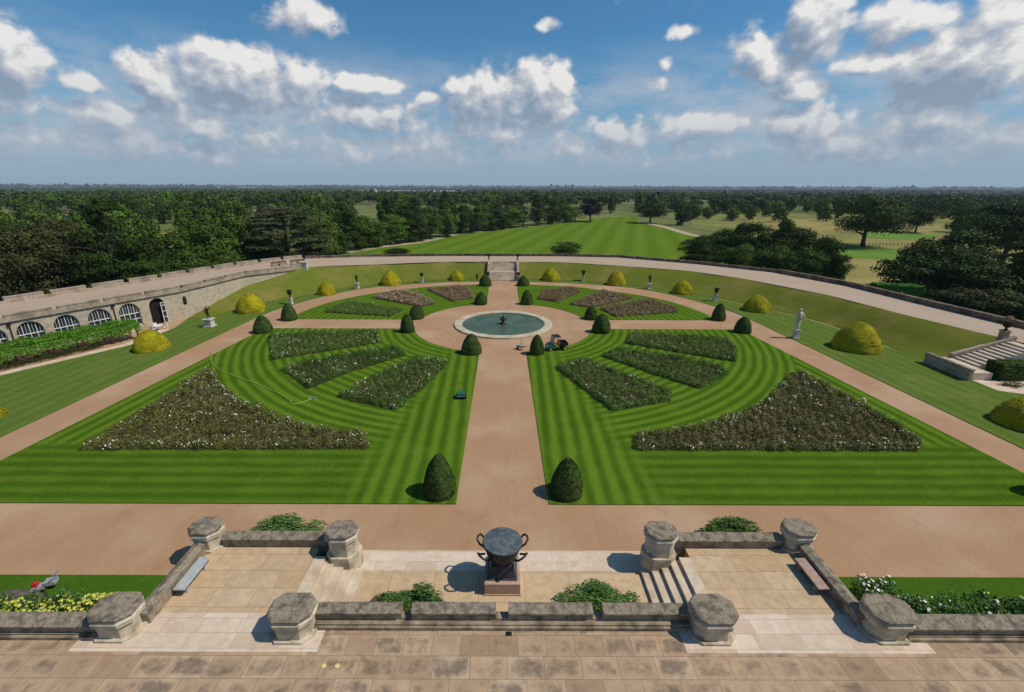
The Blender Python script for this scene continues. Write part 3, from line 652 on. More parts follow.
for poly, cnt, (w0, w1), (h0, h1), kinds, lb in regions:
    k = 0; tries = 0
    xs = [p[0] for p in poly]; ys = [p[1] for p in poly]
    while k < cnt and tries < 6000:
        tries += 1; px = rnd.uniform(min(xs), max(xs)); v = rnd.uniform(1 / (max(ys) - 187), 1 / (min(ys) - 187)); py = 187 + 1 / v
        if not inb(poly, px, py) or (150 < px < 190 and 226 < py < 262): continue
        X, Y = G(px, py, -2); w = rnd.uniform(w0, w1)
        if not free(X, Y, w * .75): continue
        kd = rnd.choices([a for a, _ in kinds], [b for _, b in kinds])[0]
        placed.append((X, Y, w * .8)); far = Y > 250
        if far: w *= 1.15
        tree(X, Y, rnd.uniform(h0, h1) * (.85 + .15 * w / w1), w, kd, adj[kd] + lb, adj[kd] + 'trees: ' + lb[5:], z0=hz(X, Y) - .1, n=1800 if far else 3000, shape='bush' if kd not in ('blue',) else None)
        k += 1
print('trees placed', len(placed), len([o for o in COL.objects if o.get('category') == 'tree']))
# little trees in the clearing
tpx(170, 243, 233, 12, 'light', 'small pale green tree in the pale clearing seen through the left wood', n=1800)

# distant woodland as one mass
def far_wood():
    g = np.random.default_rng(5); C = []; Nn = []; S = []
    def ringt(n, r0, r1, q, size, wr, hr):
        a = g.uniform(-math.radians(56), math.radians(56), n * 3); r = np.sqrt(g.uniform(0, 1, n * 3)) * (r1 - r0) + r0
        x = np.sin(a) * r; y = np.cos(a) * r
        m = np.sin(x * .0047 + 2 + y * .001) * np.sin(y * .0041 + x * .0016) + .55 * np.sin(x * .013 + 1) * np.sin(y * .011 + .5) + g.normal(size=n * 3) * .12
        keep = m > (-.16 if r1 < 1500 else -.3)
        keep &= ~((x / y > -.34) & (x / y < -.05) & (y > 2250) & (y < 4300))
        keep &= ~((x > 60) & (x / y < 1.2) & (y < 430) & (m < .35))
        x, y = x[keep][:n], y[keep][:n]
        for X, Y in zip(x, y):
            if Y < 450 and not all((X - a) ** 2 + (Y - b) ** 2 > 90 for a, b, _ in placed): continue
            w = g.uniform(*wr); h = g.uniform(*hr); z0 = hz(X, Y)
            nl = 5; lc = g.normal(size=(nl, 3)) * .22; lc[:, 2] = np.abs(lc[:, 2]) * .7 - .05
            d = g.normal(size=(q, 3)); d /= np.linalg.norm(d, axis=1, keepdims=True); d[:, 2] = np.where(d[:, 2] < -.5, -d[:, 2], d[:, 2])
            p = (lc[g.integers(0, nl, q)] + d * .33) * np.array([w, w, h * .85]) + np.array([X, Y, z0 + h * .5])
            C.append(p); Nn.append(d + g.normal(size=(q, 3)) * .35); S.append(g.uniform(.7, 1.3, q) * size * w)
    ringt(800, 400, 900, 260, .17, (10, 17), (12, 18))
    ringt(2600, 850, 2200, 70, .34, (13, 24), (11, 17))
    ringt(5200, 2100, 6000, 22, .6, (22, 50), (10, 16))
    ringt(5000, 5800, 19000, 12, .8, (60, 150), (10, 20))
    C = np.concatenate(C); Nn = np.concatenate(Nn); S = np.concatenate(S); print('far quads', len(C))
    return quads_mesh('distant_woodland', C, Nn, S, LEAF['far'], .8)
o = link('distant_woodland', far_wood()); o['kind'] = 'stuff'; tag(o, 'continuous dark woodland reaching to the horizon', 'woodland')
MAT['pale_field'] = mat_noise('pale_field', (.42, .44, .42), (.5, .5, .46), .01, None, .02, .9, 0)
for pts in (((352, 193.3), (448, 192.6), (470, 190.9), (356, 190.6)), ((505, 193), (548, 193), (545, 191.2), (508, 191.2))):
    pl = []
    for x, y in pts: X, Y = G(x, y, -14); pl.append((X, Y))
    vs = []; nx_ = 8
    for j in range(5):
        for i in range(nx_ + 1):
            a = np.array(pl[0]) * (1 - i / nx_) + np.array(pl[1]) * i / nx_; b = np.array(pl[3]) * (1 - i / nx_) + np.array(pl[2]) * i / nx_
            p = a * (1 - j / 4) + b * j / 4; vs.append((p[0], p[1], hz(*p) + 2.0))
    MB().add(vs, [(j * (nx_ + 1) + i, j * (nx_ + 1) + i + 1, (j + 1) * (nx_ + 1) + i + 1, (j + 1) * (nx_ + 1) + i) for j in range(4) for i in range(nx_)]).build('pale_field', 'pale_field')['kind'] = 'structure'
# distant buildings
def far_building(px, py, wpx, hpx, label, name='distant_warehouse', roof='silver'):
    X, Y = G(px, py, hz(*G(px, py, -14))); z = hz(X, Y); dep = Y; w = wpx * dep / f; h = hpx * dep / f
    t = thing(name, (X, Y, z), label, 'building'); d = max(w * .3, 12)
    MB().box(-w / 2, w / 2, -d / 2, d / 2, 0, h).build('wall', 'white_paint', t)
    r = MB().prism([(-w / 2 - .5, -d / 2 - .5), (w / 2 + .5, -d / 2 - .5), (w / 2 + .5, d / 2 + .5), (-w / 2 - .5, d / 2 + .5)], h + .01, h + h * .22, [(-w / 2, -1), (w / 2, -1), (w / 2, 1), (-w / 2, 1)]).build('roof', roof, t)
    return t
far_building(376, 201, 2.2, 8, 'slim white tower rising from the woodland left of centre', 'distant_tower')
far_building(246, 190.2, 16, 2.2, 'long white shed on the horizon above the cedar')
far_building(218, 190.2, 3, 3, 'small bright white building on the horizon left of the long shed')
far_building(300, 190.6, 7, 1.6, 'short pale shed on the horizon right of the long white shed')
far_building(448, 189.6, 4, 2.6, 'small white domed-looking building on the horizon near the pale field')
far_building(960, 199, 14, 2, 'low pale shed among the far trees on the right')
far_building(110, 205, 5, 3, 'pale house with a low roof among the far trees on the left')
far_building(134, 206, 8, 3, 'long pale house among the far trees left of the wood')

# ------------------------------------------------------------------ clipped topiary
def topiary(kind, px, pyb, pyt, wpx, label, group, shape):
    X, Y = G(px, pyb, .06); dep = Y * math.cos(P) + H * math.sin(P); r = wpx * dep / f / 2 / (1 + .22 * abs(px - 503) / 350); X *= (Y + r * .85) / Y; Y += r * .85
    h = hgt(X, Y, pyt) - .06
    g = np.random.default_rng(abs(int(px))); n, m = 56, 36; vs = []
    ph = g.uniform(0, 6.28, 6)
    for i in range(m + 1):
        t = i / m
        if shape == 'cone': q = (1 - t ** 1.75) ** .62 * (1.0 if t > .1 else .93 + .7 * t); z = t * h
        elif shape == 'fat': q = (1 - t ** 2.1) ** .62 * (1.0 if t > .1 else .93 + .7 * t); z = t * h
        else: q = (1 - t ** 1.75) ** .62; z = t * h
        if i == m: q = .001
        for k in range(n):
            a = 2 * math.pi * k / n
            lump = 1 + .022 * math.sin(3 * a + ph[0] + 2 * t) + .025 * math.sin(5 * a + ph[1] + 5 * t) + .006 * math.sin(7 * t * 3 + ph[2] + a) + g.normal() * .012
            vs.append((r * q * lump * math.cos(a), r * q * lump * math.sin(a), z * (1 + .01 * math.sin(2 * a + ph[3]))))
    fs = [(i * n + k, i * n + (k + 1) % n, (i + 1) * n + (k + 1) % n, (i + 1) * n + k) for i in range(m) for k in range(n)]
    o = MB().add(vs, fs).build('golden_yew_dome' if kind == 'golden' else 'yew_cone', kind, None, True, loc=(X, Y, .06))
    # clipped shoot tips roughening the outline
    v = np.array(vs); sel = g.integers(0, len(v) - n, 2600); p = v[sel]; nn = p * np.array([1, 1, .3]); nn /= np.linalg.norm(nn, axis=1, keepdims=True) + 1e-9
    me = quads_mesh('shoots', p + nn * g.uniform(-.02, .06, (len(p), 1)), g.normal(size=p.shape), g.uniform(.07, .16, len(p)), MAT[kind])
    link('shoots', me, o); tag(o, label, 'topiary', group); return o
gd = 'clipped golden yew domes on the side lawns'; gc = 'clipped dark yew cones in the garden'
for px, pb, pt, w, lb in [
    (153, 353, 330, 39, 'golden yew dome in front of the open orangery arch'), (252, 314, 293, 33, 'golden yew dome nearest the bronze figure statue on the left lawn'),
    (327, 295.5, 282, 20, 'golden yew dome between the left bust and the left bronze statue'), (391, 286, 271, 22, 'golden yew dome right of the left bronze statue, fourth from the orangery'),
    (457, 281, 270, 16, 'smallest golden yew dome left of the far steps'), (551, 281.5, 268, 19, 'golden yew dome just right of the far steps'),
    (616, 286, 270.5, 20, 'pointed golden yew dome right of the small right-hand urn'), (682, 295, 280.5, 23, 'golden yew dome between the bronze statue and the urn on the right lawn'),
    (756, 313, 295, 30, 'golden yew dome just left of the white statue'), (854, 354, 322, 53, 'large golden yew dome on the right lawn below the bank'),
    (1022, 436, 399, 74, 'golden yew dome cut by the right edge of the view'), (-14, 425, 408, 48, 'golden yew dome cut by the left edge of the view')]:
    topiary('golden', px, pb, pt, w, lb, gd, 'dome')
for px, pb, pt, w, sh, lb in [
    (440, 501, 455, 34, 'cone', 'big dark yew cone on the left lawn corner nearest the terrace'), (566, 501.5, 459, 34, 'cone', 'big dark yew cone on the right lawn corner nearest the terrace'),
    (471.5, 355.6, 334, 21, 'cone', 'dark yew cone left of the path on the near side of the pool'), (536.6, 355.6, 335, 14.5, 'fat', 'narrow dark yew cone beside the green utility cart'),
    (264, 334, 315.5, 21, 'cone', 'dark yew cone at the outer end of the left cross path, near side'), (290, 321, 303.5, 17, 'cone', 'dark yew cone at the outer end of the left cross path, far side'),
    (408, 333.3, 313.7, 14.5, 'fat', 'narrow dark yew cone where the left cross path meets the pool circle'), (416.8, 319.5, 305, 15.5, 'fat', 'dark yew cone on the far side of the left cross path by the pool circle'),
    (481, 305, 292, 13, 'cone', 'dark yew cone left of the path just beyond the pool'), (485.5, 286.5, 274.5, 12.5, 'fat', 'rounded dark yew beside the left foot of the far steps'),
    (526.7, 305, 290, 12.5, 'cone', 'slim dark yew cone right of the path just beyond the pool'), (523, 286.3, 276, 12.5, 'cone', 'dark yew beside the right foot of the far steps'),
    (590.8, 320, 306, 13.5, 'fat', 'small dark yew cone on the far side of the right cross path'), (601, 334, 314, 19, 'fat', 'plump dark yew cone where the right cross path meets the pool circle'),
    (1046, 502, 458, 38, 'cone', 'dark yew cone at the near right corner of the lawn beyond the view'),
    (718, 321, 303.5, 15, 'cone', 'dark yew cone at the outer end of the right cross path, far side'), (742, 334, 317, 18, 'fat', 'dark yew cone at the outer end of the right cross path, near side')]:
    topiary('yew', px, pb, pt, w, lb, gc, sh)

# ------------------------------------------------------------------ rose beds
def bed(pts, label, leaf, flowers, hb=.74, dens=400, zt=.3, spacing=.72):
    poly = [G(x, y, zt) for x, y in pts]; c = np.mean(poly, axis=0); t = thing('rose_bed', (c[0], c[1], .07), label, 'flower bed', 'rose beds in the garden lawns')
    lp = [(x - c[0], y - c[1]) for x, y in poly]; MB().prism(ccw(lp), 0, .06).build('soil', 'soil', t)
    g = np.random.default_rng(len(pts) + int(abs(pts[0][0]))); xs = [p[0] for p in lp]; ys = [p[1] for p in lp]
    # bushes on a jittered grid, cut to the outline
    B = []; yy = min(ys)
    while yy < max(ys):
        xx = min(xs) + (spacing / 2 if int((yy - min(ys)) / spacing) % 2 else 0)
        while xx < max(xs):
            x, y = xx + g.normal() * .1, yy + g.normal() * .1
            if inb(lp, x, y) and g.uniform() > .03: B.append((x, y, g.uniform(.55, 1.3)))
            xx += spacing
        yy += spacing
    cl = ccw(lp)
    for i in range(len(cl)):
        a, b_ = np.array(cl[i]), np.array(cl[(i + 1) % len(cl)]); ln = np.linalg.norm(b_ - a); nv = np.array([-(b_ - a)[1], (b_ - a)[0]]) / max(ln, .01)
        for k in range(int(ln / .5)):
            q = a + (b_ - a) * (k + .5) / max(1, int(ln / .5)) + nv * (.12 + g.uniform(0, .2)); B.append((q[0], q[1], g.uniform(.6, 1.1)))
    B = np.array(B); area = abs(sum(lp[i][0] * lp[i - 1][1] - lp[i - 1][0] * lp[i][1] for i in range(len(lp)))) / 2
    per = max(12, int(dens * area / len(B))); n = len(B) * per
    rep = np.repeat(B, per, axis=0); d = g.normal(size=(n, 3)); d /= np.linalg.norm(d, axis=1, keepdims=True); d[:, 2] = np.abs(d[:, 2])
    q = g.uniform(.5, 1.0, (n, 1)) ** .5; rr = spacing * .62
    p = np.stack([rep[:, 0], rep[:, 1], np.zeros(n)], 1) + d * q * np.stack([np.full(n, rr), np.full(n, rr), rep[:, 2] * hb], 1)
    link('foliage', quads_mesh('rose_foliage', p, d + g.normal(size=(n, 3)) * .5, g.uniform(.07, .15, n), LEAF[leaf]), t)
    for col, frac, edge_ in flowers:
        k = max(4, int(len(B) * frac)); idx = g.integers(0, len(B), k)
        if edge_:   # flowers gather along parts of the outline
            w = np.array([min(abs((b[0] - lp[i - 1][0]) * (lp[i][1] - lp[i - 1][1]) - (b[1] - lp[i - 1][1]) * (lp[i][0] - lp[i - 1][0])) / (math.hypot(lp[i][0] - lp[i - 1][0], lp[i][1] - lp[i - 1][1]) + 1e-6) for i in range(len(lp))) for b in B])
            w = np.exp(-w * edge_) + .05; idx = g.choice(len(B), k, p=w / w.sum())
        reps = np.repeat(idx, 3); bb = B[reps]; d = g.normal(size=(len(reps), 3)) * .6; d[:, 2] = np.abs(d[:, 2]) + .6; d /= np.linalg.norm(d, axis=1, keepdims=True)
        p = np.stack([bb[:, 0], bb[:, 1], np.zeros(len(reps))], 1) + d * 1.05 * np.stack([np.full(len(reps), rr), np.full(len(reps), rr), bb[:, 2] * hb], 1)
        link('blossoms', quads_mesh('rose_blossoms', p, d, g.uniform(.08, .15, len(reps)), LEAF['fl_' + col], 1.), t)
    return t
bed([(82, 447), (120, 424), (165, 397), (205, 371), (213, 371), (219, 384), (239, 400), (266, 411.5), (299, 423), (335, 430), (366, 434), (367, 446)], 'large bronze-leaved rose bed with a curved edge filling the near left corner', 'rose_bronze', [('white', .4, 1.8), ('white', .06, 0), ('pink', .04, 0)])
bed([(636, 447), (637, 434), (673, 430), (713, 421.4), (743, 411.5), (766, 401.5), (778, 387), (793, 373), (803, 373), (849, 397), (892, 421.4), (920, 440), (918, 448)], 'large bronze-leaved rose bed with a curved edge filling the near right corner', 'rose_bronze', [('white', .28, 1.8), ('white', .03, 0), ('pink', .03, 0)])
bed([(270, 336), (300, 333), (377, 331), (380, 341), (330, 349), (272, 358)], 'topmost of the three rose beds fanned out on the left, with many white blooms', 'rose_green', [('white', .3, 0), ('pink', .08, 0)])
bed([(282, 368), (305, 361), (394, 346.5), (405, 353.5), (350, 370), (308.6, 386.5)], 'middle one of the three fanned rose beds on the left', 'rose_green', [('white', .25, 0), ('pink', .06, 0)])
bed([(339, 395), (375, 375), (415.7, 357), (448.6, 361), (425, 384), (395, 408)], 'lowest of the three fanned rose beds on the left, with pink and cream blooms', 'rose_green', [('white', .25, .6), ('pink', .18, 0)])
bed([(325, 311), (350, 301.5), (402, 309.6), (390, 315)], 'thin green rose bed left beyond the cross path', 'rose_green', [('white', .05, 0)])
bed([(373, 297), (394, 291), (416, 292.6), (435, 302.7), (421, 305.5)], 'rose bed full of pink blooms left beyond the pool', 'rose_brown', [('pink', 2.2, 0)])
bed([(428, 289), (460, 286), (470.6, 289), (473, 297), (453, 300.5)], 'reddish rose bed left of the path nearest the far steps', 'rose_brown', [('pink', .1, 0)])
bed([(627, 342), (631.6, 333), (700, 336), (728, 339.5), (736, 349), (735, 360)], 'topmost of the three green rose beds fanned out on the right', 'rose_green', [('white', .05, 0)])
bed([(603, 354.6), (617, 348), (670, 355), (722, 366), (726.5, 371.6), (700, 387), (650, 371)], 'middle one of the three green rose beds fanned out on the right', 'rose_green', [('white', .04, 0)])
bed([(556.5, 366), (583.5, 358), (671, 391), (670, 399), (612, 408.5)], 'lowest of the three green rose beds fanned out on the right', 'rose_green', [('white', .12, .6), ('pink', .05, 0)])
bed([(600.5, 308), (648.6, 299.6), (678, 308), (677, 311), (616, 315.5)], 'reddish-brown rose bed beyond the right cross path', 'rose_brown', [('pink', .1, 0)])
bed([(570.7, 303.6), (603, 290.5), (631.6, 297.4), (592, 306.5)], 'narrow pinkish rose bed in the middle of the far right lawn', 'rose_brown', [('pink', .7, 0)])
bed([(538, 298), (543.8, 290), (572, 288), (580.6, 291), (556.5, 301)], 'reddish rose bed right of the path nearest the far steps', 'rose_brown', [('pink', .05, 0)])

# ------------------------------------------------------------------ fountain pool
fp = thing('fountain_pool', (0, 68.6, 0), 'round stone-rimmed pool of green water at the centre of the garden', 'fountain')
MB().lathe([(7.5, 0), (7.5, .22), (7.35, .28), (6.45, .28), (6.3, .2), (6.3, .02)], 96, cap=False).build('rim', 'rim', fp, smooth=False)
MB().lathe([(6.35, .08), (.01, .081)], 72, cap=False).build('water', 'water', fp)
mb = MB().lathe([(.6, 0), (.55, .2), (.2, .3), (.15, .5), (.2, .7), (.5, .8), (.52, .86), (.3, .85), (.12, .9), (.18, 1.1), (.08, 1.35), (.02, 1.45)], 20)
for k in range(5): a = k * 1.257; mb.tube([(.2 * math.cos(a), .2 * math.sin(a), .6), (.5 * math.cos(a), .5 * math.sin(a), .85), (.42 * math.cos(a), .42 * math.sin(a), 1.2)], [.1, .08, .03], 6)
mb.build('sculpture', 'bronze', fp, smooth=True)

# ------------------------------------------------------------------ statues
def figure(mb, z, h, arms='a'):
    s = h / 1.8
    mb.tube([(-.12 * s, 0, z), (-.11 * s, 0, z + .45 * s), (-.09 * s, 0, z + .9 * s)], [.07 * s, .08 * s, .12 * s], 8)
    mb.tube([(.16 * s, .1 * s, z), (.15 * s, .04 * s, z + .45 * s), (.09 * s, 0, z + .9 * s)], [.07 * s, .08 * s, .12 * s], 8)
    mb.tube([(0, 0, z + .8 * s), (0, 0, z + 1.05 * s), (0, 0, z + 1.4 * s), (0, 0, z + 1.52 * s)], [.17 * s, .16 * s, .21 * s, .09 * s], 10)
    mb.ball((0, 0, z + 1.68 * s), .12 * s)
    if arms == 'up': mb.tube([(.2 * s, 0, z + 1.42 * s), (.42 * s, -.1 * s, z + 1.35 * s), (.55 * s, -.1 * s, z + 1.75 * s)], [.07 * s, .06 * s, .04 * s], 7)
    else: mb.tube([(.2 * s, 0, z + 1.42 * s), (.33 * s, -.05 * s, z + 1.15 * s), (.2 * s, -.25 * s, z + 1.0 * s)], [.07 * s, .06 * s, .045 * s], 7)
    mb.tube([(-.2 * s, 0, z + 1.42 * s), (-.32 * s, 0, z + 1.1 * s), (-.25 * s, -.15 * s, z + .85 * s)], [.07 * s, .06 * s, .045 * s], 7)
    return mb
def statue(px, pb, pt, label, ped, fm='bronze', arms='a', ped_w=.32, drape=False, cat='statue', z0=.06):
    X, Y = G(px, pb, z0); h = hgt(X, Y, pt) - z0; t = thing('statue', (X, Y, z0), label, cat); w = ped_w
    MB().box(-w * 1.3, w * 1.3, -w * 1.3, w * 1.3, 0, .2).box(-w, w, -w, w, .2, ped - .16).box(-w * 1.25, w * 1.25, -w * 1.25, w * 1.25, ped - .16, ped).build('pedestal', 'white_stone', t, bevel=.02)
    mb = figure(MB(), ped, h - ped, arms)
    if drape: mb.lathe([(.3, ped), (.24, ped + .5), (.18, ped + .95), (.24, ped + 1.2)], 12)
    mb.build('figure', fm, t, smooth=True); return t
statue(210, 326.5, 306, 'dark bronze figure on a broad white plinth near the small arch', 1.25, arms='up', ped_w=.52)
statue(357.5, 288.5, 274, 'dark bronze standing figure between two golden yews on the left', 1.2)
statue(649, 289, 274, 'dark bronze standing figure on a pale pedestal between two golden yews on the right', 1.2)
statue(795, 338, 308.5, 'tall white statue on a slim pedestal beside the right path', 1.3, fm='white_stone', drape=True, ped_w=.3)
def urn_px(px, pb, pt, ped, label, mat='bronze'):
    X, Y = G(px, pb, .06); h = hgt(X, Y, pt) - .06 - ped; return urn((X, Y, .06), h, .95, mat, label, ped=ped)
urn_px(291, 304, 290, 1.2, 'dark urn on a white pedestal below the left grass bank')
urn_px(422, 282.5, 273, 1.1, 'dark urn on a white pedestal between the last two golden yews on the left')
urn_px(583, 281, 270.5, 1.1, 'dark urn on a white pedestal right of the far steps')
urn_px(715, 301, 288, 1.3, 'dark urn on a white pedestal between golden yews on the right lawn')
X, Y = G(1010, 339, 3.0); urn((59.2, 52.3, 3.0), 1.1, 1.1, 'bronze', 'dark urn of reddish plants on a stone pier at the head of the side steps', plant='rose_brown', ped=1.2, pedmat='parapet')
X, Y = G(304.5, 262, 4.0); urn((X, Y, 4.0), .8, .8, 'bronze', 'dark urn on a low pedestal at the corner of the left walk', ped=.6)
X, Y = G(331, 258.5, 3.5); urn((X, Y, 3.5), 1.0, 1.1, 'bronze', 'dark planted tub beside the parapet where the left walk turns', plant='dark')
# person standing on the lawn by the far steps
X, Y = G(477, 281, .06); pr = bpy.data.objects.new('person', None)
def person(x, y):
    me = bpy.data.meshes.new('person'); V = [(0, 0, .95), (0, 0, 1.15), (0, 0, 1.38), (0, 0, 1.5), (0, .0, 1.66), (.1, 0, .88), (.11, .02, .48), (.11, .05, .06), (.11, -.09, .04), (-.1, 0, .88), (-.12, 0, .48), (-.12, .05, .06), (-.12, -.09, .04), (.2, 0, 1.4), (.25, .02, 1.12), (.24, -.08, .86), (-.2, 0, 1.4), (-.25, .02, 1.12), (-.24, -.08, .86)]
    E = [(0, 1), (1, 2), (2, 3), (3, 4), (0, 5), (5, 6), (6, 7), (7, 8), (0, 9), (9, 10), (10, 11), (11, 12), (2, 13), (13, 14), (14, 15), (2, 16), (16, 17), (17, 18)]
    rad = [.14, .13, .16, .06, .105, .1, .065, .045, .04, .1, .065, .045, .04, .07, .05, .04, .07, .05, .04]
    me.from_pydata(V, E, []); o = bpy.data.objects.new('person', me); COL.objects.link(o); o.location = (x, y, .06)
    sm = o.modifiers.new('skin', 'SKIN'); sv = me.skin_vertices[0].data
    for i, r in enumerate(rad): sv[i].radius = (r, r * .8 if i < 3 else r)
    sv[0].use_root = True; o.modifiers.new('subd', 'SUBSURF').levels = 1; o.modifiers['subd'].render_levels = 1
    me.materials.append(MAT['cloth']); tag(o, 'person in dark clothes standing on the grass left of the far steps', 'person')
    MB().ball((0, 0, 1.68), (.105, .115, .12)).build('hair', 'black', o, True); MB().ball((0, -.035, 1.65), (.085, .095, .11)).build('face', 'skin', o, True)
person(X, Y)

# terrace benches at the corner of the left walk
def wood_bench(x, y, z, rz, label):
    t = thing('wooden_bench', (x, y, z), label, 'bench', 'wooden benches on the left walk', rz)
    MB().box(-.9, .9, -.25, .25, .42, .48).build('seat', 'wood', t); MB().box(-.9, .9, .22, .28, .6, .95).build('backrest', 'wood', t)
    for sx in (-.8, .8):
        for sy in (-.2, .25): MB().box(sx - .04, sx + .04, sy - .04, sy + .04, 0, .42 if sy < 0 else .95).build('leg', 'wood', t)
for px, py, lb in ((276, 266.5, 'wooden bench farthest left on the walk beside the orangery parapet'), (283, 265.5, 'wooden bench second from left on the walk by the corner pier'), (295, 264.3, 'wooden bench third from left on the walk by the corner pier'), (301, 263.6, 'wooden bench nearest the corner pier on the walk')):
    X, Y = G(px, py, 4.1); wood_bench(X, Y, 4.1, .9, lb)

#@@PART3
# ------------------------------------------------------------------ orangery
ux, uy = (.482, .876); A0 = np.array([-60.4, 53.7]); A1 = np.array([-50.6, 71.5]); Lw = np.linalg.norm(A1 - A0); ud = (A1 - A0) / Lw
org = thing('orangery', (A0[0], A0[1], 0), 'long pale stone orangery wall with arched windows under the left terrace', 'building', rz=math.atan2(ud[1], ud[0]))
# local frame: x along wall, -y toward the garden
holes = []
for px, py in ((26.9, 321), (63.3, 314.5), (96.8, 308.6), (126.9, 303.2)):
    X, Y = G(px, py, 4.0); s = (np.array([X, Y]) - A0) @ ud; holes.append((s, 1.32, 2.65, .5, 'w'))
sp = holes[1][0] - holes[0][0]
print('holes', [h[0] for h in holes], Lw)
s0 = holes[0][0]
for k in range(1, 7): holes.insert(0, (s0 - 3.5 * k, 1.32, 2.65, .5, 'w'))
X, Y = G(156.5, 298.5, 4.0); holes.append(((np.array([X, Y]) - A0) @ ud, 1.1, 2.9, .02, 'd'))
HT = 4.36
def arch_wall(mb, xa, xb, holes, ht, th):
    x = xa
    for s, a, sp_, sill, kind in holes:
        if x < s - a: mb.add([(x, 0, 0), (s - a, 0, 0), (s - a, 0, ht), (x, 0, ht)], [(0, 1, 2, 3)])
        mb.add([(s - a, 0, 0), (s + a, 0, 0), (s + a, 0, sill), (s - a, 0, sill)], [(0, 1, 2, 3)])
        K = 16; pr_ = None
        pts = [(s - a, sill), (s - a, sp_)] + [(s - a * math.cos(math.pi * k / K), sp_ + (a) * math.sin(math.pi * k / K)) for k in range(1, K)] + [(s + a, sp_), (s + a, sill)]
        for k in range(K):
            x0, x1 = s - a * math.cos(math.pi * k / K), s - a * math.cos(math.pi * (k + 1) / K); z0, z1 = sp_ + a * math.sin(math.pi * k / K), sp_ + a * math.sin(math.pi * (k + 1) / K)
            mb.add([(x0, 0, z0), (x1, 0, z1), (x1, 0, ht), (x0, 0, ht)], [(0, 1, 2, 3)])
        for (p, q) in zip(pts, pts[1:]): mb.add([(p[0], 0, p[1]), (p[0], th, p[1]), (q[0], th, q[1]), (q[0], 0, q[1])], [(0, 1, 2, 3)])
        mb.add([(s - a, 0, sill), (s + a, 0, sill), (s + a, th, sill), (s - a, th, sill)], [(0, 1, 2, 3)])
        x = s + a
    mb.add([(x, 0, 0), (xb, 0, 0), (xb, 0, ht), (x, 0, ht)], [(0, 1, 2, 3)])
sm_s = (np.array(G(184.5, 296, 3.2)) - A0) @ ud
wall_end = Lw + .02
mb = MB(); arch_wall(mb, -34, wall_end, holes, HT, .45); wl_ = mb.build('wall', 'orangery', org)
# string course
MB().box(-34, wall_end, -.16, .02, HT - .12, HT + .06).build('string_course', 'parapet_dark', org)
winm = None
for s, a, sp_, sill, kind in holes:
    K = 20; arc = [(s - a, sill)] + [(s - a * math.cos(math.pi * k / K), sp_ + a * math.sin(math.pi * k / K)) for k in range(K + 1)] + [(s + a, sill)]
    if kind == 'w':
        fr = MB()
        for k in range(len(arc) - 1): fr.tube([(arc[k][0], .3, arc[k][1]), (arc[k + 1][0], .3, arc[k + 1][1])], .07, 4)
        for xx in (-.5, 0, .5): fr.box(s + a * xx - .035, s + a * xx + .035, .26, .34, sill, sp_ + a * math.sqrt(1 - xx * xx) - .03)
        for xx in (-.75, -.25, .25, .75): fr.box(s + a * xx - .014, s + a * xx + .014, .27, .33, sp_ - .3, sp_ + a * math.sqrt(1 - xx * xx) - .03)
        for zz in (sill + .06, sill + 1.0, sp_ - .3): fr.box(s - a, s + a, .265, .335, zz - .05, zz + .05)
        w_ = fr.build('window', 'white_paint', org)
        pn = MB().add([(x, .38, z) for x, z in arc], [tuple(range(len(arc)))]).build('pane', 'glass', w_)
    else:
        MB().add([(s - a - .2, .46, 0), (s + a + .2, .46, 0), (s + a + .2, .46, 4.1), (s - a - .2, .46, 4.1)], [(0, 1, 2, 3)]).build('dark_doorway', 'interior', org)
        dr = MB()   # open glazed leaf folded against the right jamb
        for xx in (.0, .8): dr.box(s + a - .12 - xx * .7, s + a - .04 - xx * .7, -.05 + .0, .03, .05, 3.3 - xx * .1)
        for zz in (.1, 1.0, 1.9, 2.8, 3.2): dr.box(s + a - .7, s + a - .05, -.04, .02, zz - .04, zz + .04)
        dd = dr.build('door', 'white_paint', org); MB().box(s + a - .66, s + a - .08, -.02, 0, .1, 3.15).build('pane', 'glass', dd)
for s in (holes[-5][0] - 1.75, holes[-3][0] + 1.75):
    mb = MB().tube([(s, -.12, 0), (s, -.12, HT - .15)], .06, 8).box(s - .16, s + .16, -.3, -.01, HT - .12 - .35, HT - .13)
    mb.build('drainpipe', 'iron', org)
# wall continuing behind the bank: pts 3..5 of the inner line
for (p, q) in ((3, 4), (4, 5)):
    a = np.array(TZ_IN[p]); b_ = np.array(TZ_IN[q]); d = (b_ - a)[:2]; ln = np.linalg.norm(d); u = d / ln; nn = np.array([-u[1], u[0]]) * 0
    mb = MB().add([(a[0], a[1], -.1), (b_[0], b_[1], -.1), (b_[0], b_[1], b_[2] - .24), (a[0], a[1], a[2] - .24)], [(0, 1, 2, 3)])
    o = mb.build('side_wall', 'orangery'); o.parent = org; o.matrix_parent_inverse = Matrix.Identity(4)
    bpy.context.view_layer.update(); o.matrix_world = Matrix.Identity(4)
    sn = MB(); w = .16; nv = np.array([u[1], -u[0]]) * w
    sn.add([(a[0] + nv[0] * k, a[1] + nv[1] * k, a[2] + z) for k in (0, 1) for z in (-.36, -.18)] + [(b_[0] + nv[0] * k, b_[1] + nv[1] * k, b_[2] + z) for k in (0, 1) for z in (-.36, -.18)], [(0, 2, 3, 1), (4, 5, 7, 6), (0, 4, 6, 2), (1, 3, 7, 5), (2, 6, 7, 3)])
    o = sn.build('string_course', 'parapet_dark'); o.parent = org; bpy.context.view_layer.update(); o.matrix_world = Matrix.Identity(4)
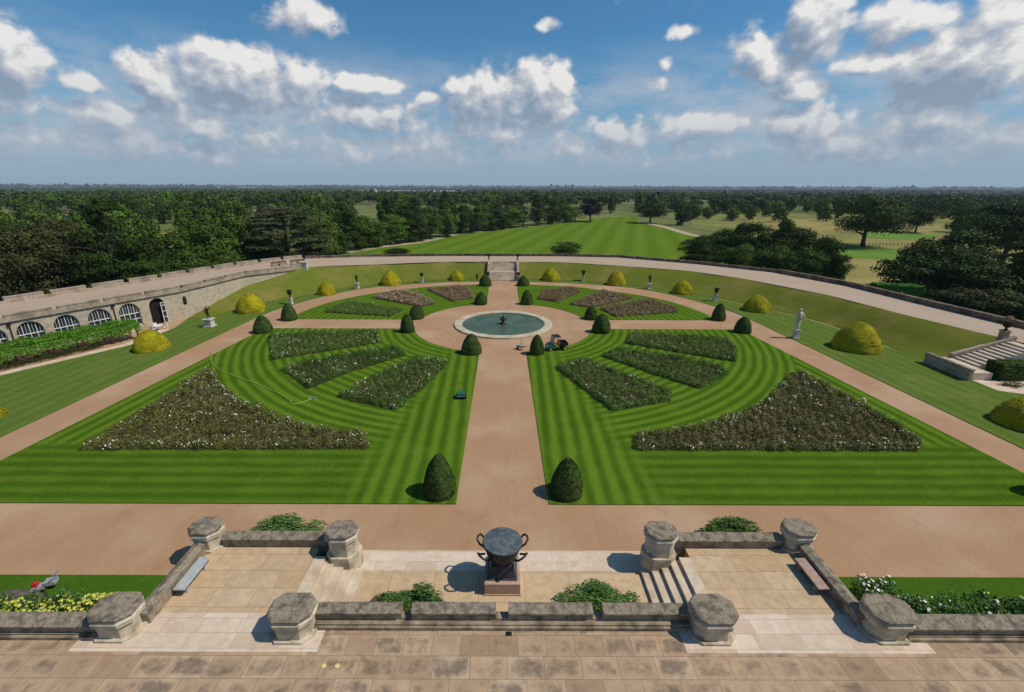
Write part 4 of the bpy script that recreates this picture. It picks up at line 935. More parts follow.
# narrow arched slot window beyond the door
aa = np.array(TZ_IN[3][:2]); bb = np.array(TZ_IN[4][:2]); d = (bb - aa); u = d / np.linalg.norm(d)
best = min((abs(proj((aa[0] + u[0] * t, aa[1] + u[1] * t, 2.9))[0] - 184.5), t) for t in np.linspace(0, 14, 200))[1]
sx_, sy_ = aa + u * best; ow = .04
vs = [(sx_ + u[0] * q + u[1] * ow, sy_ + u[1] * q - u[0] * ow, z) for q, z in ((-.35, 2.2), (.35, 2.2), (.35, 3.2), (.2, 3.45), (0, 3.55), (-.2, 3.45), (-.35, 3.2))]
o = MB().add(vs, [tuple(range(7))]).build('slot_window', 'interior'); o.parent = org; bpy.context.view_layer.update(); o.matrix_world = Matrix.Identity(4)
# paving strip at the orangery foot is gravel; pergola of vines in front
pa = np.array(G(-40, 372, 0)); pb_ = np.array(G(140, 330.5, 0)); 
ka = np.array([-62.5, 41.0]); kb = np.array([-50.6, 61.2]); ku = (kb - ka) / np.linalg.norm(kb - ka); kn = np.array([-ku[1], ku[0]])
pg = thing('vine_pergola', (ka[0], ka[1], 0), 'long bright green vine-covered pergola in front of the orangery windows', 'pergola', rz=math.atan2(ku[1], ku[0]))
LP_ = float(np.linalg.norm(kb - ka)); post = None
fr = MB()
for y in (0, 2.6): fr.box(0, LP_, y - .06, y + .06, 1.8, 1.95)
k = 0.0
while k <= LP_: fr.box(k - .05, k + .05, -.3, 2.9, 1.96, 2.06); k += 1.2
fr.build('frame', 'wood', pg)
pm = None
for i in range(9):
    for y in (0, 2.6):
        x = i * LP_ / 8
        if pm is None: o = MB().box(-.07, .07, -.07, .07, 0, 1.8).build('post', 'wood', pg); pm = o.data
        else: o = link('post', pm, pg)
        o.location = (x, y, 0)
g = np.random.default_rng(8); n = 34000
p = np.stack([g.uniform(-.4, LP_ + .4, n), g.uniform(-.5, 3.1, n), np.zeros(n)], 1)
p[:, 2] = 2.05 + g.uniform(-.15, .4, n) + .12 * np.sin(p[:, 0] * 2.1) + .1 * np.sin(p[:, 1] * 3 + p[:, 0])
m_ = 9000; q = np.stack([g.uniform(-.4, LP_ + .4, m_), -.45 + g.normal(size=m_) * .12, g.uniform(0, 1, m_)], 1)
drop = .55 + .5 * np.abs(np.sin(q[:, 0] * 1.1)) + .3 * np.sin(q[:, 0] * 3.7) ** 2; q[:, 2] = 2.15 - q[:, 2] ** 1.4 * drop
p = np.concatenate([p, q]); nr = g.normal(size=p.shape) * .6 + np.array([0, 0, 1.]); nr[n:] += np.array([0, -1.2, -.6])
link('vines', quads_mesh('vines', p, nr, g.uniform(.10, .22, len(p)), LEAF['vine']), pg)
# low planting under the pergola edge
def shrubmass(name, pts, zb, h, n, leaf, label, cat='shrub', size=(.1, .2), kind=None, lumps=None, fl=None):
    """pts = polygon in world xy"""
    g = np.random.default_rng(n); xs = [p_[0] for p_ in pts]; ys = [p_[1] for p_ in pts]; c = np.mean(np.array(pts), axis=0); out = []
    while len(out) < n:
        x, y = g.uniform(min(xs), max(xs)), g.uniform(min(ys), max(ys))
        if inb(pts, x, y): out.append((x, y))
    p_ = np.array(out); hh = h * (.55 + .45 * np.abs(np.sin(p_[:, 0] * 1.9 + 1) * np.cos(p_[:, 1] * 2.3 + p_[:, 0] * .7)))
    z = hh * g.uniform(.1, 1, n) ** .5
    P3 = np.stack([p_[:, 0] - c[0], p_[:, 1] - c[1], z], 1); P3[:, :2] += g.normal(size=(n, 2)) * .06
    t = thing(name, (c[0], c[1], zb), label, cat) if kind is None else thing(name, (c[0], c[1], zb), label, cat)
    link('foliage', quads_mesh('foliage', P3, g.normal(size=(n, 3)) * .7 + np.array([0, 0, .8]), g.uniform(size[0], size[1], n), LEAF[leaf]), t)
    for col, k_, sel in (fl or []):
        idx = g.integers(0, n, k_ * 6); keep = [i for i in idx if z[i] > hh[i] * .85 and (sel is None or sel(p_[i]))][:k_]
        if keep: link('blossoms', quads_mesh('blossoms', P3[keep] + np.array([0, 0, .06]), g.normal(size=(len(keep), 3)) * .4 + np.array([0, -.3, 1]), g.uniform(.10, .2, len(keep)), LEAF['fl_' + col], 1.), t)
    return t
kk = lambda s, o: tuple(ka + ku * s + kn * o)
shrubmass('border_plants', [kk(-1, -.8), kk(LP_ - 4, -.8), kk(LP_ - 4, .4), kk(-1, .4)], 0.02, .8, 5000, 'dark', 'low dark planting along the foot of the vine pergola', 'plants')
# white garden tables and chairs under the pergola end
def gchair(x, y, rz, label):
    t = thing('garden_chair', (x, y, .02), label, 'chair', 'white chairs by the open orangery arch', rz)
    MB().box(-.24, .24, -.24, .24, .42, .46).build('seat', 'white_paint', t, bevel=.01); MB().box(-.24, .24, .2, .24, .5, .95).build('backrest', 'white_paint', t)
    for sx in (-.21, .21):
        for sy in (-.21, .21): MB().box(sx - .02, sx + .02, sy - .02, sy + .02, 0, .42 if sy < 0 else .95).build('leg', 'white_paint', t)
def gtable(x, y, label):
    t = thing('garden_table', (x, y, .02), label, 'table', 'white tables by the orangery'); MB().lathe([(.55, .7), (.55, .74)], 24).build('table_top', 'white_paint', t); MB().lathe([(.25, 0), (.04, .06), (.04, .7)], 12).build('pedestal', 'white_paint', t)
for i, (px, py, lb) in enumerate(((124, 337, 'white garden table near the right end of the vine pergola'), (159, 330.5, 'white garden table just outside the open arch'))):
    X, Y = G(px, py, 0); gtable(X, Y, lb)
    for k in range(3):
        a = k * 2.1 + .4; gchair(X + .95 * math.cos(a), Y + .95 * math.sin(a), a - math.pi / 2, ('white garden chair beside the table at the pergola end' if i == 0 else 'white garden chair beside the table outside the open arch'))

# ------------------------------------------------------------------ foreground terraces
T = 1.0
pf = thing('stone_terrace', (0, 0, 0), 'broad stained stone-flagged terrace across the foreground', 'terrace'); 
bpy.data.objects.remove(pf)
o = MB().box(-60, 60, 3, 15.88, -.5, T).build('upper_terrace', 'pave'); o['kind'] = 'structure'
for s, nm in ((1, 'r'), (-1, 'l')):
    xs = sorted((s * 10.18, s * 16.2)); MB().box(xs[0], xs[1], 15.885, 20.75, -.5, T - .006).build('landing', 'landing')['kind'] = 'structure'
    xs = sorted((s * 8.0, s * 18.75)); MB().box(xs[0], xs[1], 14.62, 16.55, T - .1, T + .004).build('pale_paving_band', 'pale')['kind'] = 'structure'
    # side steps down to the court
    st = thing('side_steps', (s * 7.58, 18.2, 0), 'pale stone steps from the %s landing down toward the cauldron' % ('right' if s > 0 else 'left'), 'steps')
    for k in range(5):
        x0 = k * .5; x1 = 2.6; xa, xb = sorted((s * x0, s * x1)); MB().box(xa, xb, -1.72, 1.9, k * .2 + (.001 if k else -.2), (k + 1) * .2 - (.0 if k < 4 else 0)).build('tread', 'step', st, bevel=.012)
MB().box(-7.575, 7.575, 16.4, 20.12, -.3, .012).build('court_paving', 'court')['kind'] = 'structure'
MB().box(-8.6, 8.6, 20.125, 21.62, -.3, .016).build('pale_step_edge', 'pale')['kind'] = 'structure'

def octp(hx, hy, c): return [(-hx + c, -hy), (hx - c, -hy), (hx, -hy + c), (hx, hy - c), (hx - c, hy), (-hx + c, hy), (-hx, hy - c), (-hx, -hy + c)]
def pier(x, y, zb, ztop, label, hx=1.0, hy=.78, c=.42, light='pierstone'):
    t = thing('octagonal_pier', (x, y, zb), label, 'pier', 'octagonal stone piers of the terrace'); h = ztop - zb
    base = T - zb
    MB().prism(octp(hx * 1.02, hy * 1.02, c), 0, base + .12).prism(octp(hx * .84, hy * .84, c * .86), base + .12, h - .55).build('shaft', light, t, bevel=.015)
    MB().prism(octp(hx * .84, hy * .84, c * .86), h - .551, h - .50, octp(hx * .97, hy * .97, c)).prism(octp(hx * .97, hy * .97, c), h - .50, h - .341).prism(octp(hx * 1.0, hy * 1.0, c), h - .34, h - .29).prism(octp(hx * 1.0, hy * 1.0, c), h - .289, h - .17, octp(hx * .92, hy * .9, c * .97)).build('moulding', 'pierstone', t, bevel=.01)
    MB().prism(octp(hx * .84, hy * .8, c * .95), h - .169, h - .12).prism(octp(hx * .99, hy * .98, c), h - .12, h - .03).prism(octp(hx * .99, hy * .98, c), h - .029, h + .04, octp(hx * .9, hy * .87, c * .9)).build('cap', 'coping', t, bevel=.012)
for x, y, zb, zt, lb in ((-17.28, 15.8, T, 2.28, 'stone pier with octagonal cap at the far left of the foreground'), (-9.37, 15.75, T, 2.3, 'stone pier beside the left side steps on the foreground terrace'), (9.42, 15.75, T, 2.3, 'stone pier beside the right side steps on the foreground terrace'), (17.28, 15.8, T, 2.28, 'stone pier with octagonal cap at the far right of the foreground'),
    (-16.4, 21.0, 0, 2.3, 'stone pier at the far outer corner of the left landing'), (-8.7, 20.5, 0, 2.5, 'stone pier between the left side steps and the gravel'), (8.6, 20.5, 0, 2.5, 'stone pier between the right side steps and the gravel'), (16.4, 21.0, 0, 2.3, 'stone pier at the far outer corner of the right landing')):
    pier(x, y, zb, zt, lb, hx=1.0 if y < 17 else .86, hy=.8 if y < 17 else .72)
def lowwall(name, x0, x1, y0, y1, label, ztop=1.72, zb=0, axis='x', notches=(), ledge=None, slope=True):
    cx, cy = (x0 + x1) / 2, (y0 + y1) / 2; t = thing(name, (cx, cy, zb), label, 'parapet')
    a = lambda *q: (q[0] - cx, q[1] - cx, q[2] - cy, q[3] - cy, q[4] - zb, q[5] - zb)
    w = MB(); zl = 1.32 if notches else ztop - .26
    w.box(*a(x0, x1, y0 + .08, y1 - .08, zb, zl))
    if ledge: w.box(*a(x0, x1, y0 - ledge, y0 + .08, T - .3, T + .16)); w.prism([(x0 - cx, y0 - ledge + .12 - cy), (x1 - cx, y0 - ledge + .12 - cy), (x1 - cx, y0 + .08 - cy), (x0 - cx, y0 + .08 - cy)], T + .161 - zb, T + .24 - zb)
    edges = [x0] + [v for n_ in notches for v in n_] + [x1]; blocks = [(edges[i], edges[i + 1]) for i in range(0, len(edges), 2)]
    cp = MB()
    for p_, q_ in blocks:
        if notches: w.box(*a(p_, q_, y0 + .08, y1 - .08, zl, ztop - .26))
        L_ = (q_ - p_) if axis == 'x' else (y1 - y0); k = max(1, round(L_ / 1.55))
        for j in range(k):
            if axis == 'x':
                u0, u1 = p_ + L_ * j / k + .004, p_ + L_ * (j + 1) / k - .004; zz = ztop + rnd.uniform(-.008, .008)
                vs = [(u, yy, z_) for u in (u0, u1) for yy, z_ in ((y0, ztop - .26), (y0, ztop - .17), (y1 - .16, zz), (y1, zz - .06), (y1, ztop - .26))]
            else:
                u0, u1 = y0 + L_ * j / k + .004, y0 + L_ * (j + 1) / k - .004; zz = ztop + rnd.uniform(-.008, .008)
                vs = [(xx, u, z_) for u in (u0, u1) for xx, z_ in ((x0, ztop - .26), (x0, ztop - .1), ((x0 + x1) / 2, zz), (x1, ztop - .1), (x1, ztop - .26))]
            fs = [(0, 1, 2, 3, 4), (9, 8, 7, 6, 5)] + [(i, 5 + i, 5 + (i + 1) % 5, (i + 1) % 5) for i in range(5)]
            cp.add([(v[0] - cx, v[1] - cy, v[2] - zb) for v in vs], fs)
    w.build('wall', 'wallstone', t); cp.build('coping', 'coping', t)
lowwall('terrace_parapet', -8.5, 8.5, 15.93, 16.47, 'low notched stone parapet across the front of the court with the cauldron', 1.86, 0, notches=((-4.6, -4.14), (-.28, .28), (4.14, 4.6)), ledge=.28)
lowwall('terrace_parapet', -60, -18.0, 15.25, 15.95, 'stone parapet running off the left edge beside yellow flowers', 1.8, 0, ledge=.12)
lowwall('terrace_parapet', 18.0, 60, 15.25, 15.95, 'stone parapet running off the right edge beside the white flowers', 1.8, 0, ledge=.12, notches=((23.6, 23.9),))
lowwall('landing_parapet', -15.5, -9.35, 20.7, 21.3, 'stone parapet on the far side of the left landing', 1.72)
lowwall('landing_parapet', 9.25, 15.5, 20.7, 21.3, 'stone parapet on the far side of the right landing', 1.72)
lowwall('landing_parapet', -16.75, -16.15, 15.9, 20.3, 'side parapet of the left landing behind the grey bench', 1.72, axis='y')
lowwall('landing_parapet', 16.15, 16.75, 15.9, 20.3, 'side parapet of the right landing behind the pinkish bench', 1.72, axis='y')
def slab_bench(x, y0, y1, mat, label):
    t = thing('slab_bench', (x, (y0 + y1) / 2, T), label, 'bench'); h = (y1 - y0) / 2
    MB().box(-.27, .27, -h, h, .36, .46).build('seat', mat, t, bevel=.015)
    MB().box(-.22, .22, -h + .05, h - .05, .25, .355).build('seat_frame', 'iron', t)
    for yy in (-h + .35, h - .35): MB().box(-.2, .2, yy - .1, yy + .1, 0, .25).build('support', mat, t)
slab_bench(-15.75, 17.45, 19.55, 'bench_grey', 'grey slab bench against the side wall of the left landing')
slab_bench(15.75, 17.6, 19.6, 'bench_pink', 'pinkish slab bench against the side wall of the right landing')
# cauldron
cd = thing('cauldron', (0, 19.45, .013), 'huge dark metal cauldron with looped handles on a pink granite block', 'cauldron')
MB().box(-.97, .97, -1.0, 1.0, 0, .08).box(-.92, .92, -.95, .95, .08, .72).build('pedestal', 'granite', cd, bevel=.02)
MB().box(-.78, .78, -.72, .72, .721, .80).prism([(-.72, -.66), (.72, -.66), (.72, .66), (-.72, .66)], .80, 1.45, [(-.6, -.55), (.6, -.55), (.6, .55), (-.6, .55)]).build('plinth', 'slate', cd, bevel=.015)
MB().lathe([(.42, 1.4), (.56, 1.46), (.7, 1.62), (.82, 1.9), (.90, 2.2), (.95, 2.48), (1.04, 2.54), (1.04, 2.6), (.98, 2.6)], 48).build('bowl', 'iron', cd, True)
MB().lathe([(1.0, 2.6), (1.02, 2.63), (1.0, 2.66), (.5, 2.69), (.12, 2.70), (.1, 2.72), (.01, 2.72)], 48).build('lid', 'lid', cd, False)
for a in (math.pi + .62, math.pi - .42, -.62, .42):
    ca, sa = math.cos(a), math.sin(a); tx, ty = -sa, ca
    loop = [(ca * r + tx * s, sa * r + ty * s, z) for r, s, z in ((.93, -.26, 2.1), (1.2, -.27, 2.22), (1.38, -.2, 2.42), (1.42, 0, 2.46), (1.38, .2, 2.42), (1.2, .27, 2.22), (.93, .26, 2.1))]
    MB().tube(loop, .055, 8).build('handle', 'iron', cd, True)
# round brass lights and drain set in the paving
for x, y in ((-6.95, 14.25), (-6.55, 14.25)):
    pass
for px, lb in ((323.5, 'left of the two small brass discs set in the foreground paving'), (337, 'right of the two small brass discs set in the foreground paving')):
    X, Y = G(px, 666, T); o = MB().lathe([(.10, 0), (.10, .02), (.07, .03)], 20).build('paving_light', 'brass', loc=(X, Y, T + .004)); tag(o, lb, 'light', 'brass discs in the paving')
X, Y = G(509.5, 626.5, T); o = MB().box(-.13, .13, -.1, .1, 0, .03).box(-.10, .10, -.02, .02, .03, .04).build('drain_grate', 'iron', loc=(0.3, 15.50, T + .003)); tag(o, 'small dark drain grate at the foot of the parapet in front of the cauldron', 'drain')

# shrubs and borders
def shrub(px, pyb, pyt, wpx, z0, label, leaf='shrub', n=5200, flat=.5):
    X, Y = G(px, pyb, z0); dep = Y * math.cos(P) + (H - z0) * math.sin(P); w = wpx * dep / f * 1.32; h = max(hgt(X, Y, pyt + 5) - z0, .42)
    t = thing('shrub', (X, Y, z0), label, 'shrub', None, 0, (w, w * flat, h)); g = np.random.default_rng(abs(int(px))); m_ = n
    d = g.normal(size=(m_, 3)); d /= np.linalg.norm(d, axis=1, keepdims=True); d[:, 2] = np.abs(d[:, 2])
    k = 34; bc = g.normal(size=(k, 3)); bc /= np.linalg.norm(bc, axis=1, keepdims=True); bc[:, 2] = np.abs(bc[:, 2])
    bc = bc * np.array([.38, .38, .75]) * g.uniform(.3, 1, (k, 1)); p = bc[g.integers(0, k, m_)] + d * np.array([.13, .13, .26]) * g.uniform(.5, 1.05, (m_, 1))
    link('foliage', quads_mesh('foliage', p, d + g.normal(size=(m_, 3)) * .7, g.uniform(.022, .06, m_), LEAF[leaf]), t)
    st_ = MB()
    for i in range(9):
        q = bc[i]; st_.tube([(0, 0, 0), tuple(q * .5), tuple(q)], [.02, .012, .006], 5)
    st_.build('stems', 'bark', t)
shrub(287, 537, 513, 74, 0, 'green shrub beyond the far parapet of the left landing')
shrub(726, 538, 514, 66, 0, 'green shrub beyond the far parapet of the right landing')
shrub(413, 603, 582, 66, 0, 'leafy shrub in the court to the left of the cauldron')
shrub(599, 603, 582, 74, 0, 'leafy shrub in the court to the right of the cauldron')
# grass strips and flower borders either side
for s in (-1, 1):
    xs = sorted((s * 17.1, s * 60)); sheet('grass_strip', ccw([(xs[0], 16.0), (xs[1], 16.0), (xs[1], 19.72), (xs[0], 19.72)]), .06, 'strip', .08)
ra = lambda x0, x1, y0, y1: [(x0, y0), (x1, y0), (x1, y1), (x0, y1)]
shrubmass('flower_border', ra(-34, -18.6, 16.05, 17.6), .06, 1.5, 15000, 'shrub', 'border of yellow flowers behind the left foreground parapet', 'flower bed', size=(.08, .18), fl=[('yellow', 1500, lambda q: q[1] < 17.2 or q[0] > -20.3), ('white', 60, None)])
shrubmass('flower_border', ra(17.6, 36, 16.05, 17.75), .06, 1.35, 15000, 'shrub', 'border of green plants with white and yellow flowers behind the right foreground parapet', 'flower bed', size=(.08, .18), fl=[('white', 150, lambda q: q[0] < 20.5), ('white', 70, None), ('yellow', 70, lambda q: q[0] > 22)])
shrubmass('flower_border', ra(18.2, 20.0, 17.7, 18.9), .06, 1.0, 1600, 'shrub', 'loose clump of white-flowered plants on the grass beside the right landing', 'flower bed', size=(.07, .15), fl=[('white', 45, None)])
mdn = MB(); g = np.random.default_rng(2); vs = []; nR = 10; nA = 28
for i in range(nR + 1):
    for k in range(nA):
        a = 2 * math.pi * k / nA; r = i / nR; vs.append((1.7 * r * math.cos(a) * (1 + .08 * math.sin(3 * a)), .62 * r * math.sin(a), .45 * (1 - r * r) + .05 * g.normal() * (1 - r)))
mdn.add(vs, [(i * nA + k, i * nA + (k + 1) % nA, (i + 1) * nA + (k + 1) % nA, (i + 1) * nA + k) for i in range(nR) for k in range(nA)])
X, Y = G(12, 600, .06); o = mdn.build('compost_heap', 'mound', None, True, loc=(X, Y, .05)); tag(o, 'low grey heap of cuttings on the grass at the left edge', 'heap')
# push mower
X, Y = G(40, 590, .06); mw = thing('push_mower', (X, Y, .06), 'small red and grey mower with its long handle pointing away, beside the yellow flowers', 'mower', rz=.35)
MB().box(-.3, .3, -.24, .24, .1, .26).box(-.22, .22, -.18, .18, .26, .32).build('deck', 'silver', mw, bevel=.03)
MB().box(-.22, .02, -.13, .13, .32, .50).lathe([(.1, .5), (.08, .56)], 12, c=(-.1, 0)).build('engine', 'red', mw, bevel=.02)
for sx in (-.25, .25):
    for sy in (-.28, .28): MB().tube([(sx, sy - .03, .1), (sx, sy + .03, .1)], .1, 14).build('wheel', 'black', mw)
MB().tube([(.2, -.2, .25), (1.0, -.2, .85), (1.0, .2, .85), (.2, .2, .25)], .025, 6).build('handle', 'silver', mw); MB().box(.3, .8, -.2, .2, .25, .5).build('grass_box', 'silver', mw, bevel=.04)

# ------------------------------------------------------------------ utility cart, barrow, mower, hose
X, Y = G(556, 349.5, 0); ct = thing('utility_cart', (X, Y, 0), 'green open utility cart with a black roll cage parked by the pool', 'vehicle', rz=math.radians(192))
# local +x forward
MB().prism([(-.3, -.68), (1.35, -.68), (1.35, .68), (-.3, .68)], .38, .5).add([(.55, -.68, .5), (1.4, -.62, .5), (1.4, .62, .5), (.55, .68, .5), (.6, -.62, .98), (1.28, -.52, .78), (1.28, .52, .78), (.6, .62, .98)], [(4, 5, 6, 7), (0, 1, 5, 4), (1, 2, 6, 5), (2, 3, 7, 6), (3, 0, 4, 7)]).build('body', 'cartgreen', ct, bevel=.03)
for sy in (-.42, .42): MB().tube([(1.28, sy, .68), (1.36, sy, .68)], .08, 12).build('headlight', 'white_paint', ct)
MB().box(-1.4, -.35, -.72, .72, .68, .74).box(-1.4, -1.34, -.72, .72, .74, 1.05).box(-.41, -.35, -.72, .72, .74, 1.05).box(-1.34, -.41, -.72, -.66, .74, 1.05).box(-1.34, -.41, .66, .72, .74, 1.05).build('cargo_bed', 'iron', ct)
MB().box(-1.3, 1.2, -.4, .4, .3, .38).build('chassis', 'black', ct)
for sx in (-.95, .95):
    for sy in (-.66, .66):
        w_ = MB().lathe([(.18, -.12), (.27, -.11), (.29, -.05), (.29, .05), (.27, .11), (.18, .12)], 20).build('wheel', 'black', ct, True); w_.rotation_euler = (math.pi / 2, 0, 0); w_.location = (sx, sy, .29)
        MB().lathe([(.15, -.125), (.17, -.1), (.17, .1), (.15, .125)], 16).build('rim', 'yellow', w_)
for sy in (-.32, .32): MB().box(-.28, .18, sy - .24, sy + .24, .55, .7).box(-.34, -.22, sy - .24, sy + .24, .7, 1.15).build('seat', 'yellow', ct, bevel=.04)
cg = MB()
for sy in (-.62, .62): cg.tube([(.62, sy, .9), (.45, sy, 1.8), (-.4, sy, 1.85), (-.42, sy, .7)], .035, 6)
for x_, z_ in ((.45, 1.8), (-.4, 1.85), (-.41, 1.3)): cg.tube([(x_, -.62, z_), (x_, .62, z_)], .035, 6)
cg.build('roll_cage', 'black', ct); MB().box(-.42, .47, -.62, .62, 1.86, 1.9).build('roof', 'black', ct, bevel=.01)
MB().add([(.6, -.58, .98), (.6, .58, .98), (.47, .58, 1.75), (.47, -.58, 1.75)], [(0, 1, 2, 3)]).build('windscreen', 'silver', ct)
MB().tube([(.5, .3, .85), (.32, .3, 1.02)], .02, 6).lathe([(.17, 1.02), (.19, 1.03), (.17, 1.04), (.15, 1.03)], 14, c=(.32, .3)).build('steering_wheel', 'black', ct)
X, Y = G(521, 349.5, 0); wb = thing('wheelbarrow', (X, Y, 0), 'small grey barrow of tools standing on the gravel left of the narrow yew', 'wheelbarrow', rz=2.4)
MB().prism([(-.35, -.22), (.35, -.22), (.35, .22), (-.35, .22)], .32, .62, [(-.5, -.32), (.5, -.32), (.5, .32), (-.5, .32)]).build('tray', 'silver', wb)
MB().tube([(.55, -.04, .2), (.55, .04, .2)], .2, 16).build('wheel', 'black', wb)
for sy in (-.25, .25):
    MB().tube([(.55, sy * .2, .2), (-.2, sy, .34), (-1.0, sy * 1.2, .68)], .02, 6).build('handle', 'iron', wb); MB().tube([(-.3, sy, .34), (-.4, sy, 0)], .02, 6).build('leg', 'iron', wb)
MB().tube([(-.2, 0, .5), (.1, .1, 1.6)], .02, 5).tube([(.1, -.1, .5), (.3, -.3, 1.3)], .02, 5).build('tools', 'wood', wb)
X, Y = G(461.5, 397, .07); rm = thing('lawn_mower', (X, Y, .07), 'dark green mower with a pale stripe standing on the left lawn near the path', 'mower', rz=math.radians(90))
MB().box(-.6, .35, -.45, .45, .16, .52).box(.35, .75, -.38, .38, .12, .34).build('body', 'black', rm, bevel=.05); MB().box(-.55, .3, -.4, .4, .521, .56).build('grass_box', 'cartgreen', rm, bevel=.01); MB().box(-.62, -.6, -.4, .4, .3, .42).build('rear_plate', 'silver', rm)
MB().tube([(-.3, -.5, .2), (-.3, .5, .2)], .2, 18).build('roller', 'iron', rm); MB().tube([(.4, -.35, .5), (1.3, -.35, 1.0), (1.3, .35, 1.0), (.4, .35, .5)], .025, 6).build('handle', 'iron', rm)
hs = [G(x, y, .1) for x, y in ((211, 352), (212, 363), (222, 371), (240, 378), (262, 386), (280, 394), (290, 401), (293, 404), (300, 403), (309, 400), (311, 398.5))]
sm = smooth_line([(a, b, .11) for a, b in hs], 6); o = MB().tube(sm, .05, 6).build('garden_hose', 'hose', None, True); tag(o, 'yellow-green hose snaking over the stripes of the left lawn', 'hose')
X, Y = G(313, 398.5, .07); sp = thing('sprinkler', (X, Y, .07), 'pale sprinkler on the left lawn at the end of the hose', 'sprinkler')
MB().box(-.32, .32, -.07, .07, .03, .08).box(-.28, -.2, -.2, .2, 0, .05).box(.2, .28, -.2, .2, 0, .05).build('frame', 'silver', sp); MB().tube([(-.4, 0, .14), (.4, 0, .14)], .04, 8).build('spray_bar', 'silver', sp)

# ------------------------------------------------------------------ side steps on the right and hedges
rs_ = thing('terrace_steps', (53.6, 50.2, .9), 'flight of pale stone steps climbing the right-hand bank to the walk', 'steps'); mb = MB()
for k in range(10): mb.box(k * .6, 6.4, -1.45, 1.45, k * .21 - (2 if k == 0 else 0) + .001 * k, (k + 1) * .21)
mb.build('tread', 'step', rs_)
MB().add([(-.2, 1.47, -1), (6.6, 1.47, -1), (6.6, 1.95, -1), (-.2, 1.95, -1), (-.2, 1.47, .55), (6.6, 1.47, 2.7), (6.6, 1.95, 2.7), (-.2, 1.95, .55)], [(3, 2, 1, 0), (4, 5, 6, 7), (0, 1, 5, 4), (1, 2, 6, 5), (2, 3, 7, 6), (3, 0, 4, 7)]).build('side_wall', 'parapet', rs_)
MB().box(51.3, 53.6, 47.0, 52.2, -.3, .9).build('step_landing', 'pale')['kind'] = 'structure'
lw = thing('landing_wall', (51.2, 50, 0), 'low stone wall around the foot landing of the right-hand steps', 'wall'); MB().box(-.35, .05, -3.2, 2.5, 0, 1.25).build('wall', 'parapet', lw); MB().box(-.4, .1, -3.25, 2.55, 1.25, 1.38).build('coping', 'coping', lw)
sheet('pale_paving', ccw([(51.6, 44.2), (60, 40.6), (63, 42), (60, 47), (51.6, 47.0)]), .075, 'pale', .08)
wall_run('retaining_wall', [(60.9, 48.7, 3), (64.0, 40.2, 3), (70, 18.2, 3)], .4, .25, -3.2, 'parapet', 'retaining wall of the right walk below the side steps', 'wall')
def clipped_hedge(x0, x1, y0, y1, z, h, label, rz=0, mat='hedge', leaf=None):
    cx, cy = (x0 + x1) / 2, (y0 + y1) / 2; nx, ny = max(2, int((x1 - x0) * 3)), max(2, int((y1 - y0) * 3)); g = np.random.default_rng(int(abs(cx * 7)))
    o = MB().box(x0 - cx, x1 - cx, y0 - cy, y1 - cy, 0, h).build('hedge', mat, None, False, loc=(cx, cy, z)); o.rotation_euler = (0, 0, rz)
    bm = bmesh.new(); bm.from_mesh(o.data); bmesh.ops.subdivide_edges(bm, edges=bm.edges, cuts=14, use_grid_fill=True)
    for v in bm.verts: v.co += Vector(g.normal(size=3)) * .05
    bm.to_mesh(o.data); bm.free()
    n = 3000; a = g.uniform(0, 1, (n, 3)); face = g.integers(0, 3, n); p = a * np.array([x1 - x0, y1 - y0, h]) - np.array([(x1 - x0) / 2, (y1 - y0) / 2, 0])
    p[:, 2] = np.where(face == 0, h + .02, p[:, 2]); p[:, 1] = np.where(face == 1, -(y1 - y0) / 2 - .02, p[:, 1]); p[:, 0] = np.where(face == 2, -(x1 - x0) / 2 - .02, p[:, 0])
    link('foliage', quads_mesh('foliage', p, g.normal(size=(n, 3)), g.uniform(.1, .24, n), LEAF[leaf] if leaf else MAT[mat]), o); tag(o, label, 'hedge'); return o
clipped_hedge(54.2, 63, 46.7, 48.5, .05, 1.9, 'dark green hedge in front of the right-hand steps', mat='yew', leaf='oak')
X, Y = G(897, 289, 1.2); clipped_hedge(X - 4, X + 4, Y - 1.4, Y + 1.4, -2, 4.1, 'bright green clipped hedge behind the right parapet', rz=-.25, mat='hedge')
X, Y = G(1020, 383, 0); shrub(1012, 386, 374, 26, .06, 'small dark bush on the lawn at the end of the pale paving', leaf='dark', n=1500)
# border plants beyond the right parapet
def strip(a, b, w, z, h, n, leaf, label, fl=None):
    a = np.array(a); b = np.array(b); u = (b - a) / np.linalg.norm(b - a); nn = np.array([-u[1], u[0]]) * w / 2
    return shrubmass('border_plants', [tuple(a + nn), tuple(b + nn), tuple(b - nn), tuple(a - nn)], z, h, n, leaf, label, 'plants', size=(.18, .38), fl=fl)
strip((68.3, 80), (70.2, 62), 3, .3, 2.4, 4500, 'shrub', 'mixed green border plants just beyond the right parapet', [('yellow', 50, None), ('white', 40, None)])
strip((70.5, 61), (73.5, 46), 3, .3, 2.3, 4500, 'shrub', 'taller mixed border plants beyond the right parapet near the side steps', [('white', 60, None)])
strip((50, 110.4), (63, 100.2), 2, 0, 3.1, 3500, 'light', 'light green shrubs at the foot of the dark copse behind the parapet')
for a, b in (((68, 95), (72, 60)), ((72, 60), (84, 20))):
    pass
MB().box(66, 140, 20, 100, -2.4, -1.2).build('lower_garden_ground', 'strip')['kind'] = 'structure'

